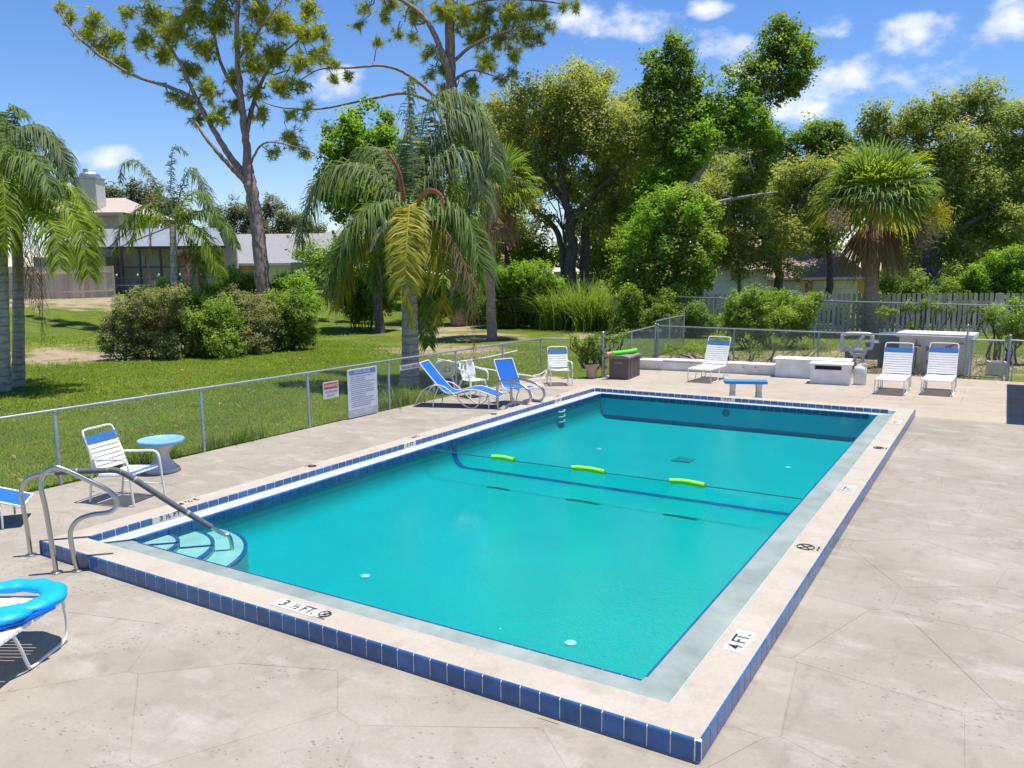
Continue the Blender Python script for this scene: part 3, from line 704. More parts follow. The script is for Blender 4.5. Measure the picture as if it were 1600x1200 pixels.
def strap_lounge(name, back_deg=66, blue=2, flat=False):
    t = thing(name); hw = .315; sz = .37
    bl = .84; ca, sa = math.cos(R(back_deg)), math.sin(R(back_deg)); hx = -.22
    top = (hx-bl*ca, sz+bl*sa)
    mb = MB(); mb.tube(spline([(hx-.02, -hw, sz), (.5, -hw, sz), (.86, -hw, sz-.005), (.93, -hw+.05, sz-.01), (.94, 0, sz-.01), (.93, hw-.05, sz-.01), (.86, hw, sz-.005), (.5, hw, sz), (hx-.02, hw, sz)], 40), .0145, 8); mb.build('seat_frame', M['white_metal'], t, True)
    def bk(u, y): return (hx-u*ca, y, sz+u*sa)
    mb = MB(); mb.tube(spline([bk(0, -hw), bk(.4, -hw), bk(bl-.06, -hw), bk(bl, -hw+.06), bk(bl+.005, 0), bk(bl, hw-.06), bk(bl-.06, hw), bk(.4, hw), bk(0, hw)], 40), .0145, 8); mb.build('back_frame', M['white_metal'], t, True)
    u = .06; k = 0
    while u < bl-.10:
        mb = MB(); isb = u > bl-.10-.062*blue-.01
        strap(mb, bk(u, -hw), bk(u, hw), (sa, 0, ca), .050 if not isb else .058); mb.build('strap', M['strap_blue' if isb else 'strap_white'], t); u += .062; k += 1
    x = hx+.04
    while x < .90:
        mb = MB(); strap(mb, (x, -hw, sz), (x, hw, sz), (0, 0, 1), .047); mb.build('strap', M['strap_white'], t); x += .055
    for y in (-hw, hw):
        mb = MB(); yo = y*1.03
        mb.tube(spline([(.88, y, sz), (.90, yo, .2), (.885, yo, .06), (.82, yo, .016), (.6, yo, .016), (.42, yo, .016), (.37, yo, .05), (.30, yo, .22), (.24, y, sz-.01)], 30), .013, 8); mb.build('leg', M['white_metal'], t, True)
        mb = MB(); mb.tube(spline([(-.02, y, sz), (-.06, yo, .2), (-.10, yo, .05), (-.16, yo, .016), (-.32, yo, .016), (-.38, yo, .06), (-.36, yo, .22), (-.33, yo, .42), (-.30, y, sz+.18)], 30), .013, 8); mb.build('leg', M['white_metal'], t, True)
    return t
def place(t, x, y, hx, hy, label, cat, group=None):
    t.location = (x, y, 0); t.rotation_euler = (0, 0, math.atan2(hy, hx)); tag(t, label, cat, group); return t
g = 'white strap loungers on the deck'
base = strap_lounge('strap_lounger')
c1 = copy_tree(base); c2 = copy_tree(base); c3 = copy_tree(base)
place(base, 1.98, 17.35, -.06, -1, 'white strap lounger with blue headband in front of the low white wall', 'lounger', g)
place(c1, 6.62, 17.35, -.02, -1, 'white strap lounger with blue headband between the white boxes and its twin', 'lounger', g)
place(c2, 7.60, 17.75, -.02, -1, 'white strap lounger with blue headband nearest the metal gate', 'lounger', g)
hd = np.array([-.5, .866]); fm = np.array([2.30, -1.0])-np.array([.866, .5])*.315 - hd*.94
place(c3, fm[0], fm[1], hd[0], hd[1], 'white strap lounger at the near left edge under a blue inflatable', 'lounger', g)

def strap_chair(name):
    t = thing(name); hw = .29; sz = .40; bl = .62; ca, sa = math.cos(R(68)), math.sin(R(68)); hx = -.20
    def bk(u, y): return (hx-u*ca, y, sz+u*sa)
    mb = MB(); mb.tube(spline([bk(-.05, -hw+.03), bk(.3, -hw+.03), bk(bl-.05, -hw+.03), bk(bl, -hw+.09), bk(bl+.004, 0), bk(bl, hw-.09), bk(bl-.05, hw-.03), bk(.3, hw-.03), bk(-.05, hw-.03)], 40), .0145, 8); mb.build('back_frame', M['white_metal'], t, True)
    mb = MB(); mb.tube(spline([(hx-.03, -hw+.03, sz-.03), (.1, -hw+.03, sz), (.27, -hw+.03, sz+.015), (.30, -hw+.08, sz+.012), (.30, hw-.08, sz+.012), (.27, hw-.03, sz+.015), (.1, hw-.03, sz), (hx-.03, hw-.03, sz-.03)], 36), .0145, 8); mb.build('seat_frame', M['white_metal'], t, True)
    us = np.arange(.07, bl-.06, .062)
    for i, u in enumerate(us):
        mb = MB(); isb = i >= len(us)-2; strap(mb, bk(u, -hw+.03), bk(u, hw-.03), (sa, 0, ca), .05); mb.build('strap', M['strap_blue' if isb else 'strap_white'], t)
    xs_ = np.arange(hx+.05, .29, .062)
    for i, x in enumerate(xs_):
        mb = MB(); isb = i >= len(xs_)-2; z = sz-.012+.03*(x-hx)/.5; strap(mb, (x, -hw+.03, z), (x, hw-.03, z), (0, 0, 1), .05); mb.build('strap', M['strap_blue' if isb else 'strap_white'], t)
    for y in (-hw, hw):
        mb = MB(); mb.tube(spline([(.36, y, .012), (.335, y, .25), (.31, y, .52), (.27, y, .605), (.18, y, .625), (-.05, y, .61), (-.28, y*.95, .60)], 26), .0155, 8); mb.build('arm', M['white_metal'], t, True)
        mb = MB(); mb.tube(spline([(-.36, y, .012), (-.32, y, .25), (-.29, y*.95, .5), bk(.35, y*.9)], 16), .0155, 8); mb.build('leg', M['white_metal'], t, True)
        mb = MB(); mb.tube([(.345, y, .16), (-.335, y, .16)], .008, 6); mb.build('stretcher', M['white_metal'], t, True)
    return t
sc1 = strap_chair('strap_chair'); sc2 = copy_tree(sc1)
g = 'white strap armchairs'
place(sc1, -1.20, 1.82, .955, .25, 'white strap armchair with blue bands beside the round blue table', 'chair', g)
place(sc2, -1.26, 14.42, .6, -.8, 'white strap armchair with blue bands beside the potted plant', 'chair', g)

def sling_lounge(name):
    t = thing(name); hw = .30
    prof = spline([(-.86, 1.00), (-.70, .80), (-.42, .48), (-.25, .34), (-.05, .325), (.25, .41), (.45, .42), (.70, .35), (.98, .25)], 40)
    mb = MB(); V = []
    for p in prof:
        for y in np.linspace(-hw, hw, 5): V.append((p[0], y, p[1]-.02*(1-(y/hw)**2)))
    k = len(prof); mb.add(V, [(i*5+j, i*5+j+1, (i+1)*5+j+1, (i+1)*5+j) for i in range(k-1) for j in range(4)])
    o = mb.build('sling', M['sling'], t, True); md = o.modifiers.new('thick', 'SOLIDIFY'); md.thickness = .006
    for y in (-hw, hw):
        mb = MB(); mb.tube([(p[0], y, p[1]) for p in prof], .015, 8); mb.build('side_rail', M['white_metal'], t, True)
        mb = MB(); yo = y*1.05; mb.tube(spline([(-.98, yo, .012), (-.93, yo, .16), (-.78, yo, .38), (-.52, yo, .5), (-.28, yo, .47), (-.05, yo, .30), (.12, yo, .12), (.30, yo, .018), (.42, yo, .02), (.52, yo, .10), (.56, yo, .25), (.55, y, .37)], 44), .014, 8); mb.build('leg', M['white_metal'], t, True)
        mb = MB(); mb.tube(spline([(.74, y, .33), (.76, yo, .2), (.76, yo, .012)], 8), .013, 8); mb.build('leg', M['white_metal'], t, True)
        mb = MB(); mb.tube(spline([(-.55, yo, .012), (-.52, yo, .2), (-.42, y, .46)], 8), .013, 8); mb.build('leg', M['white_metal'], t, True)
    for i_, p in ((0, prof[0]), (1, prof[-1])):
        mb = MB(); mb.tube([(p[0], -hw, p[1]), (p[0], hw, p[1])], .014, 8); mb.build('end_bar', M['white_metal'], t, True)
    return t
def sling_chair(name):
    t = thing(name); hw = .27
    prof = spline([(-.50, 1.0), (-.40, .80), (-.24, .52), (-.14, .40), (.0, .385), (.22, .42), (.40, .40)], 30)
    mb = MB(); V = []
    for p in prof:
        for y in np.linspace(-hw, hw, 5): V.append((p[0], y, p[1]-.02*(1-(y/hw)**2)))
    k = len(prof); mb.add(V, [(i*5+j, i*5+j+1, (i+1)*5+j+1, (i+1)*5+j) for i in range(k-1) for j in range(4)])
    o = mb.build('sling', M['sling'], t, True); md = o.modifiers.new('thick', 'SOLIDIFY'); md.thickness = .006
    for y in (-hw, hw):
        mb = MB(); mb.tube([(p[0], y, p[1]) for p in prof], .015, 8); mb.build('side_rail', M['white_metal'], t, True)
        yo = y*1.06; mb = MB(); mb.tube(spline([(-.38, yo, .012), (-.34, yo, .14), (-.2, yo, .33), (-.05, yo, .36), (.12, yo, .30), (.28, yo, .14), (.33, yo, .012)], 24), .014, 8); mb.build('leg', M['white_metal'], t, True)
    for p in (prof[0], prof[-1]):
        mb = MB(); mb.tube([(p[0], -hw, p[1]), (p[0], hw, p[1])], .014, 8); mb.build('end_bar', M['white_metal'], t, True)
    return t
s1 = sling_lounge('sling_lounger'); s2 = sling_chair('sling_chair'); s3 = copy_tree(s1)
g = 'blue sling loungers'
place(s1, -1.62, 10.30, .95, .3, 'blue sling lounger with curved white legs on the deck left of the ladder rails', 'lounger', g)
place(s2, -.62, 11.12, .93, -.36, 'upright blue sling chair half hidden behind the ladder rails', 'chair')
ft_ = np.array([-1.42, .62]); hd = np.array([.62, .78])
place(s3, *(ft_-hd*.98), hd[0], hd[1], 'blue sling lounger cut off by the left edge, only its foot end showing', 'lounger', g)

def plastic_chair(name):
    t = thing(name); m = M['plastic_white']
    mb = MB(); mb.prism([(-.2, -.2), (.2, -.24), (.24, -.2), (.24, .2), (.2, .24), (-.2, .2)], .40, .43); mb.build('seat', m, t, bevel=.01)
    mb = MB(); K = 9
    prof = [(-.22+.02*0, .42), (-.25, .55), (-.30, .72), (-.33, .84), (-.335, .87)]
    wd = [.19, .21, .22, .19, .12]
    V = []
    for (x, z), w in zip(prof, wd):
        for y in np.linspace(-1, 1, K): V.append((x+.06*(y*y), y*w, z))
    mb.add(V, [(i*K+j, i*K+j+1, (i+1)*K+j+1, (i+1)*K+j) for i in range(len(prof)-1) for j in range(K-1) if not (j in (1, 3, 4, 6) and i in (1, 2) and j % 2 == 1)])
    o = mb.build('backrest', m, t, True); md = o.modifiers.new('thick', 'SOLIDIFY'); md.thickness = .014
    for s in (-1, 1):
        mb = MB(); mb.tube(spline([(-.27, s*.24, .70), (-.1, s*.275, .67), (.12, s*.285, .645), (.22, s*.28, .60), (.25, s*.27, .45), (.25, s*.25, .41)], 20), .022, 6); mb.build('arm', m, t, True)
        for x in (-1, 1):
            mb = MB(); mb.tube([(x*.2, s*.2, .41), (x*.26, s*.255, .2), (x*.29, s*.28, 0)], [.03, .026, .018], 6); mb.build('leg', m, t, True)
    return t
pc = plastic_chair('plastic_chair'); pc2 = copy_tree(pc)
place(pc, -2.12, 11.55, .9, -.35, 'white moulded plastic armchair between the two blue loungers', 'chair', 'white plastic chairs')
place(pc2, -3.25, 11.9, -.6, .75, 'white moulded plastic chair standing on the grass behind the fence', 'chair', 'white plastic chairs'); pc2.location.z = gz(-3.25, 11.9)

t = thing('side_table', 'small round table with blue top and concrete pedestal beside the strap armchair', 'table', (-2.18, 3.05, 0))
mb = MB(); mb.lathe([(.25, 0.002), (.25, .05), (.20, .09), (.115, .20), (.10, .27), (.12, .34), (.20, .43), (.22, .45)], n=26); mb.build('pedestal', M['concrete'], t, True)
mb = MB(); mb.lathe([(.30, .45), (.335, .455), (.345, .475), (.345, .495), (.335, .51), (.29, .515), (.285, .510)], n=36); mb.build('table_top', M['blue_paint_pale'], t, True)

t = thing('garden_bench', 'low bench with blue slab seat on concrete legs at the far end of the pool', 'bench', (3.72, 14.42, 0), .38)
mb = MB(); mb.box((0, 0, .39), (.98, .34, .075)); mb.build('seat', M['blue_paint'], t, bevel=.015)
for s in (-1, 1):
    mb = MB(); mb.extrude([(-.15, .001), (.15, .001), (.13, .12), (.09, .19), (.13, .28), (.15, .352), (-.15, .352), (-.13, .28), (-.09, .19), (-.13, .12)], (s*.30-.05, 0, 0), (0, 1, 0), (0, 0, 1), (1, 0, 0), .12); mb.build('leg', M['concrete'], t, bevel=.008)

# deck box with a pool noodle on its lid
bx_, by_ = -.32, 16.62
t = thing('deck_box', 'brown resin deck storage box against the fence', 'storage box', (bx_, by_, 0), .1)
mb = MB(); mb.box((0, 0, .29), (.56, 1.12, .575)); bd = mb.build('body', M['deckbox'], t, bevel=.012)
mb = MB(); mb.extrude([(-.30, .58), (.30, .58), (.30, .63), (.12, .675), (-.12, .675), (-.30, .63)], (0, -.585, 0), (1, 0, 0), (0, 0, 1), (0, 1, 0), 1.17); mb.build('lid', M['deckbox_lid'], t, bevel=.006)
mb = MB(); mb.box((.288, .22, .56), (.02, .1, .1)); mb.build('latch', M['black'], t)
for y in (-.35, 0, .35):
    mb = MB(); mb.box((.283, y, .27), (.01, .025, .50)); mb.build('rib', M['deckbox'], t)
mb = MB(); mb.box((0, -.563, .47), (.22, .01, .05)); mb.build('handle', M['deckbox_lid'], t)
t = thing('pool_noodle', 'bright green pool noodle lying on the brown deck box', 'pool noodle', (bx_, by_, .68))
nd = spline([(bx_-.12, by_-.62, .735), (bx_+.02, by_-.3, .735), (bx_+.12, by_+.1, .735), (bx_+.1, by_+.55, .735)], 18)
mb = MB(); mb.tube(nd, .058, 12); mb.build('noodle', M['noodle2'], t, True, world=True)
mb = MB(); mb.tube([(bx_-.24, by_-.70, .70), (bx_-.13, by_-.60, .73)], .06, 10); mb.build('noodle_end', M['noodle3'], t, True, world=True)

# inflatable on the near lounger
fc = at(8, 936, .45)
t = thing('inflatable_ring', 'bright blue inflatable pool lounge lying on the near left lounger', 'pool float', (fc[0], fc[1], .385), -YAW)
aa = np.linspace(0, 2*math.pi, 49)[:-1]
ringp = [(.36*math.cos(a), .30*math.sin(a), 0) for a in aa]
def puff(mb, h, amp):
    res = []
    for (x, y, z) in mb.v:
        an = math.atan2(y, x); res.append((x, y, .06+z*h-amp*math.sin(13*an+4*x)*(1 if z > 0 else .2)-.10*max(0, -y-.34)-.05*max(0, x-.38)))
    mb.v = res
mb = MB(); mb.tube(ringp, [.098+.008*math.sin(11*a) for a in aa], 16, closed=True); puff(mb, .48, .003); mb.build('ring_tube', M['float'], t, True)
mb = MB(); V = []; nx_, ny_ = 17, 9
for j_ in range(ny_):
    for i_ in range(nx_):
        u = i_/(nx_-1)*2-1; v = j_/(ny_-1)*2-1; x = -.06+u*.44*(1-.12*v*v); y = -.40+v*.17*(1-.25*u*u)+.10*u*u
        V.append((x, y, .065+.055*(1-u**4)*(1-v**4)+.012*math.sin(9*u)*(1-v*v)-.12*max(0, -y-.42)))
mb.add(V, [(j_*nx_+i_, j_*nx_+i_+1, (j_+1)*nx_+i_+1, (j_+1)*nx_+i_) for j_ in range(ny_-1) for i_ in range(nx_-1)])
o = mb.build('headrest', M['float'], t, True); o.modifiers.new('thick', 'SOLIDIFY').thickness = .05
mb = MB(); mb.lathe([(.05, 0), (.07, .012), (.05, .025), (.01, .02)], (.02, -.38, .12), 12); mb.build('valve_patch', M['float_dark'], t, True)
mb = MB(); mb.tube(spline([(-.46, -.50, .03), (-.2, -.58, .025), (.1, -.55, .03), (.34, -.36, .035), (.45, -.1, .04)], 20), .02, 6); mb.build('welt', M['float_dark'], t, True)

# ------------------------------------------------------------------ low white wall, equipment
t = thing('low_wall', 'long low white wall topped with white boards behind the far deck', 'wall', (1.4, 18.85, 0), .09)
mb = MB(); mb.box((0, .1, .13), (4.3, .42, .26)); mb.build('wall', M['white_paint'], t, bevel=.01)
for k, (x, w, z, y) in enumerate(((-1.72, .75, .285, .05), (-.75, 1.25, .30, .12), (.62, 1.30, .285, .10), (1.66, .92, .29, .02))):
    mb = MB(); mb.box((x, y, z), (w, .52, .045), R([1.5, -1, .8, -.6][k])); mb.build('board', M['cabinet_top'], t, bevel=.005)
for x in (.42, 1.05, 1.4):
    mb = MB(); mb.tube([(x, -.13, .2), (x, -.15, .2)], .018, 8); mb.build('bolt', M['black'], t)
t = thing('equipment_bench', 'long white box with flat lid at the end of the low wall', 'box', (4.35, 18.95, 0), .05)
mb = MB(); mb.box((0, 0, .24), (1.9, .62, .48)); mb.build('body', M['white_paint'], t, bevel=.008)
mb = MB(); mb.box((0, 0, .51), (2.02, .74, .05)); mb.build('lid', M['cabinet_top'], t, bevel=.006)
t = thing('pump_box', 'short white box with dark slot standing in front of the long box', 'box', (5.02, 17.95, 0), .08)
mb = MB(); mb.box((0, 0, .19), (.98, .5, .38)); mb.box((-.44, 0, .44), (.10, .5, .12)); mb.box((.38, 0, .44), (.22, .5, .12)); mb.build('body', M['white_paint'], t)
mb = MB(); mb.box((-.06, .06, .44), (.64, .36, .115)); mb.build('slot', M['black'], t)
mb = MB(); mb.box((0, 0, .525), (1.06, .58, .05)); mb.build('lid', M['cabinet_top'], t, bevel=.006)
t = thing('plastic_jug', 'white plastic chlorine jug beside the short white box', 'jug', (5.72, 18.05, 0))
mb = MB(); mb.lathe([(.13, .002), (.145, .03), (.145, .40), (.13, .46), (.07, .50), (.06, .54), (.02, .545)], n=16, sx=1.1, sy=.85); mb.build('body', M['plastic_white'], t, True)
mb = MB(); mb.tube(spline([(.10, -.02, .46), (.14, -.03, .53), (.07, -.03, .56), (0, 0, .54)], 12), .018, 6); mb.build('handle', M['plastic_white'], t, True)
t = thing('pool_pump', 'grey pool pump with white looped pipes behind the far fence', 'pump', (5.05, 22.0, 0))
mb = MB(); mb.tube([(-.35, .2, .42), (.2, .2, .42)], .17, 14); mb.build('motor', M['grey_plastic'], t, True)
mb = MB(); mb.lathe([(.19, 0), (.19, .45), (.22, .47), (.22, .52), (.12, .58)], (.4, .2, .25), 16); mb.build('strainer', M['grey_plastic'], t, True)
mb = MB(); mb.tube(spline([(-.42, 0, .45), (-.44, 0, .80), (-.40, 0, 1.0), (0, 0, 1.04), (.36, 0, 1.02), (.42, 0, .9), (.40, 0, .62), (.25, 0, .58), (.2, 0, .40), (-.1, 0, .38), (-.18, 0, .52), (-.3, 0, .60), (-.42, 0, .55)], 60), .055, 10); mb.build('pipe_loop', M['plastic_white'], t, True)
mb = MB(); mb.tube([(-.2, -.02, .45), (.18, -.02, 1.0)], .05, 10); mb.build('pipe', M['plastic_white'], t, True)
for x in (-.05, .18):
    mb = MB(); mb.tube([(x, 0, 0), (x, 0, .42)], .05, 10); mb.build('pipe', M['plastic_white'], t, True)
t = thing('water_barrel', 'dark blue-grey plastic barrel next to the pool pump', 'barrel', (5.95, 22.6, 0))
mb = MB(); mb.lathe([(.36, 0), (.38, .1), (.39, .5), (.38, .95), (.40, .97), (.40, 1.03), (.30, 1.06), (.05, 1.07)], n=24); mb.build('drum', M['barrel'], t, True)
mb = MB(); mb.tube([(.42, -.1, .5), (.42, -.1, 1.15)], .09, 10); mb.build('side_tank', M['plastic_white'], t, True)
t = thing('equipment_cabinet', 'big white equipment cabinet with overhanging lid behind the far loungers', 'cabinet', (7.22, 21.75, 0), -.08)
mb = MB(); mb.box((0, 0, .52), (1.82, .95, 1.04)); mb.build('body', M['cabinet'], t, bevel=.01)
mb = MB(); mb.box((0, 0, 1.10), (1.98, 1.12, .12)); mb.build('lid', M['cabinet_top'], t, bevel=.012)
for x, z, w, h in ((-.12, .72, .15, .12), (-.12, .34, .09, .12), (.42, .80, .05, .05)):
    mb = MB(); mb.box((x, -.485, z), (w, .03, h)); mb.build('switch_box', M['grey_plastic'], t)
mb = MB(); mb.tube([(.3, -.5, .78), (.62, -.5, .90), (.75, -.5, .90)], .018, 6); mb.build('bracket', M['grey_plastic'], t)
t2 = thing('garden_hose', 'coiled tan hose hanging on the front of the equipment cabinet', 'hose', (6.72, 21.2, .0))
mb = MB()
for k in range(5):
    ang = np.linspace(0, 2*math.pi, 25)[:-1]; mb.tube([(6.74+(.15+.012*k)*math.cos(a), 21.20-.012*k, .50+(.30+.014*k)*math.sin(a)-.02*k) for a in ang], .014, 6, closed=True)
mb.build('hose_coil', M['hose'], t2, True, world=True)
mb = MB(); mb.tube([(6.74, 21.19, .12), (6.74, 21.19, .98)], .022, 6); mb.box((6.74, 21.19, .80), (.24, .05, .05)); mb.build('hose_hanger', M['dark_metal'], t2, world=True)
t = thing('crate', 'small cream plastic crate lying on the ground behind the gate', 'crate', (8.75, 21.9, .0), .2)
for sx_, sy_, w, d in ((-.2, 0, .03, .5), (.2, 0, .03, .5), (0, -.24, .4, .03), (0, .24, .4, .03)):
    mb = MB(); mb.box((sx_, sy_, .2), (w, d, .36)); mb.build('side', M['cabinet'], t)
mb = MB(); mb.box((0, 0, .03), (.4, .5, .03)); mb.build('bottom', M['cabinet'], t)

# ------------------------------------------------------------------ chain link fences
def chain_fence(name, pts, h, label, cat='fence', posts=None, r_rail=.021, s=.062, wire=.0016, post_r=.026, tall=None, rail=True, zf=None):
    p0 = pts[0]; t = thing(name, label, cat, (p0[0], p0[1], 0))
    zf = zf or (lambda x, y: 0.0)
    if rail:
        mb = MB(); mb.tube([(p[0], p[1], h+zf(p[0], p[1])) for p in pts], r_rail, 8); mb.build('top_rail', M['galv'], t, True, world=True)
    wm = MB()
    for a, b in zip(pts[:-1], pts[1:]):
        a = np.array(a[:2], float); b = np.array(b[:2], float); L_ = np.linalg.norm(b-a); d = (b-a)/L_; nrm = np.array([-d[1], d[0]])
        hh = h+.035; V = []; Fq = []
        for sg in (1, -1):
            u0 = np.arange(-hh, L_, s) if sg == 1 else np.arange(0, L_+hh, s)
            for u in u0:
                ua, za, ub, zb = u, .02, u+sg*hh, .02+hh
                if sg == 1:
                    if ua < 0: za += -ua; ua = 0
                    if ub > L_: zb -= ub-L_; ub = L_
                else:
                    if ua > L_: za += ua-L_; ua = L_
                    if ub < 0: zb -= -ub; ub = 0
                if zb-za < .03: continue
                off = nrm*wire*sg*.6
                for (uu, zz) in ((ua, za), (ub, zb)):
                    c = a+d*uu+off; z0 = zf(*c)
                    V += [(c[0]+d[0]*wire, c[1]+d[1]*wire, zz+z0), (c[0]-d[0]*wire, c[1]-d[1]*wire, zz+z0), (c[0]+nrm[0]*wire*1.6, c[1]+nrm[1]*wire*1.6, zz+z0)]
                k = len(V)-6; Fq += [(k, k+1, k+4, k+3), (k+1, k+2, k+5, k+4), (k+2, k, k+3, k+5)]
        wm.add(V, Fq)
    tag(wm.build('wire_mesh', M['galv'], t, world=True), kind='stuff')
    for q in (posts or pts):
        hp = (q[2] if len(q) > 2 else h)+.0; pr = q[3] if len(q) > 3 else post_r; z0 = zf(q[0], q[1])
        mb = MB(); mb.tube([(q[0], q[1], z0-.05), (q[0], q[1], z0+hp), (q[0], q[1], z0+hp+.02)], [pr, pr, pr*.4], 10); po = mb.build('post', M['galv'], t, True, world=True)
        for zz in (hp-.03, hp*.5, .22):
            mb = MB(); mb.tube([(q[0], q[1], z0+zz), (q[0], q[1], z0+zz+.03)], pr*1.25, 8); b_ = mb.build('band', M['galv'], po, True); b_.data.transform(Matrix.Translation((-t.location.x, -t.location.y, -t.location.z)))
    return t
LX = -2.76
lp = [(LX-.06, -4.0), (LX-.05, -.65), (LX-.04, 1.8), (LX, 4.26), (LX+.04, 6.69), (LX+.05, 9.11), (LX+.10, 11.6), (LX+.16, 13.7), (LX+.22, 15.7)]
chain_fence('chain_link_fence', lp, 1.10, 'long galvanised chain link fence between the deck and the lawn')
chain_fence('chain_link_fence', [(LX+.26, 15.73), (-.84, 16.20)], 1.10, 'short chain link fence panel behind the potted plant', posts=[(-.82, 16.22, 1.30, .042)])
chain_fence('chain_link_fence', [(-.86, 16.28), (-1.18, 19.1), (-1.5, 21.95)], 1.10, 'chain link fence running back beside the brown deck box', s=.07, wire=.0026, posts=[(-1.18, 19.1), (-1.5, 21.97, 1.18, .035)])
def ffy(x): return 22.0-.124*(x+1.5)
chain_fence('chain_link_fence', [(x, ffy(x)) for x in (-1.42, 1.35, 4.04, 6.3, 8.0)], 1.10, 'chain link fence along the back of the far deck', s=.075, wire=.0030, posts=[(-1.42, ffy(-1.42), 1.15, .03), (1.35, ffy(1.35)), (4.04, ffy(4.04)), (8.02, ffy(8.02), 1.45, .03)])
chain_fence('chain_link_fence', [(-1.55, 22.1), (-1.75, 24.0), (-1.9, 26.0)], 1.25, 'chain link fence stub leading away behind the far corner', s=.075, wire=.0028, posts=[(-1.75, 24.0, 1.35), (-1.9, 26.0, 1.45)])
gt = chain_fence('metal_gate', [(8.14, 20.80), (8.90, 20.71)], 1.06, 'chain link gate in a steel frame at the far right corner', 'gate', s=.075, wire=.0028, posts=[(8.14, 20.80, 1.06, .02), (8.90, 20.71, 1.06, .02)])
mb = MB(); mb.tube([(8.14, 20.80, .06), (8.90, 20.71, .06)], .018, 8); mb.build('bottom_rail', M['galv'], gt, True, world=True)
chain_fence('chain_link_fence', [(9.02, 20.70), (10.5, 20.5), (12.5, 20.25)], 1.08, 'chain link fence continuing past the gate at the right edge', posts=[(9.02, 20.70, 1.22, .04), (9.12, 20.69, 1.0, .016), (12.5, 20.25)])
a = atd(960, 460, 40.0); b = atd(1610, 482, 25.0)
bp = [tuple(a[:2]+(b-a)[:2]*k/5) for k in range(6)]
chain_fence('chain_link_fence', bp, 1.80, 'taller chain link fence in front of the wooden picket fence', s=.11, wire=.0024)

# white poles leaning along the fence
for (p, q, lb) in (((712, 566, 20.5), (808, 548, 23.5), 'white plastic pole hung high along the chain link fence'), ((683, 561, 19.8), (838, 589, 22.3), 'white plastic pole sloping down along the chain link fence')):
    A_ = atd(*p); B_ = atd(*q); t = MB(); t.tube([A_, (A_+B_)/2+np.array([0, 0, -.03]), B_], .02, 8); tag(t.build('pool_pole', M['plastic_white'], None, True), lb, 'pole', 'poles along the fence')
A_ = atd(832, 587, 22.0); t = MB(); t.tube(spline([A_, atd(845, 584, 22.5), atd(855, 578, 22.6), atd(848, 592, 22.2)], 14), .014, 6); tag(t.build('vacuum_hose', M['plastic_white'], None, True), 'white vacuum hose end hanging on the fence corner', 'hose')

# ------------------------------------------------------------------ signs on the left fence
def fence_sign(name, px0, py0, px1, py1, label):
    """corners: top left and bottom right in the fence plane"""
    xf = LX+.075
    def onf(px, py):
        d = ray(px, py); k = (xf-CAM[0])/d[0]; return CAM+d*k
    a = onf(px0, py0); b = onf(px1, py1)
    t = thing(name, label, 'sign', (xf, (a[1]+b[1])/2, min(a[2], b[2])))
    return t, xf, a[1], b[1], max(a[2], b[2]), min(a[2], b[2])
Yv, Zv = (0, 1, 0), (0, 0, 1)
t, xf, y0, y1, z1, z0 = fence_sign('warning_sign', 510, 585, 534, 604, 'small white sign with red WARNING header hung on the chain link fence')
y0, y1, z0, z1 = 7.06, 7.50, .52, .86
t.location = (xf, (y0+y1)/2, z0)
mb = MB(); mb.box2((xf-.004, y0, z0), (xf+.004, y1, z1)); mb.build('panel', M['sign_white2'], t, bevel=.003, world=True)
mb = MB(); mb.box2((xf+.0045, y0+.03, z1-.145), (xf+.0065, y1-.03, z1-.025)); mb.build('header', M['sign_red'], t, world=True)
text('WARNING', .088, (xf+.0075, (y0+y1)/2, z1-.085), Yv, Zv, M['sign_white2'], t, sx=.85)
text('NO LIFEGUARD', .062, (xf+.0055, (y0+y1)/2, z0+.135), Yv, Zv, M['ink'], t, sx=.8); text('ON DUTY', .062, (xf+.0055, (y0+y1)/2, z0+.06), Yv, Zv, M['ink'], t, sx=.85)
y0, y1, z0, z1 = 7.74, 8.66, .02, 1.04; xf = LX+.10
t = thing('pool_rules_sign', 'tall pale pool rules board standing against the chain link fence', 'sign', (xf, (y0+y1)/2, z0))
mb = MB(); mb.box2((xf-.006, y0, z0), (xf+.006, y1, z1)); mb.build('panel', M['sign_white'], t, bevel=.006, world=True)
mb = MB(); mb.box2((xf+.0065, y0+.05, z1-.12), (xf+.0085, y1-.05, z1-.025)); mb.build('header', M['sign_blue'], t, world=True)
text('POOL RULES', .085, (xf+.0095, (y0+y1)/2, z1-.073), Yv, Zv, M['sign_white2'], t)
mb = MB(); mb.box2((xf+.0065, y0+.01, z0+.01), (xf+.0085, y1-.01, z0+.17)); mb.build('footer', M['sign_grey'], t, world=True)
text('NO DIVING', .125, (xf+.0095, (y0+y1)/2, z0+.09), Yv, Zv, M['sign_white2'], t)
z = z1-.165; mb = MB(); k = 0
while z > z0+.20:
    y = y0+.09; end = y0+.09+random.choice([.45, .6, .68, .72, .74])
    while y < end:
        w = random.uniform(.02, .075); mb.box2((xf+.0065, y, z-.008), (xf+.0075, min(y+w, end), z+.008)); y += w+.014
    z -= .040 if k % 3 else .046; k += 1
mb.build('small_print', M['ink'], t, world=True)
t = thing('notice_sign', 'narrow white notice strip hung under the fence rail right of the rules board', 'sign', (LX+.12, 9.8, .9))
mb = MB(); mb.box((0, 0, 0), (.006, .78, .12)); mb.build('panel', M['sign_white2'], t, bevel=.002)
mb = MB(); y = -.33
while y < .32:
    w = random.uniform(.03, .06); mb.box2((.0035, y, -.03), (.0045, y+w, .03)); y += w+(.012 if random.random() < .7 else .03)
mb.build('small_print', M['ink'], t)
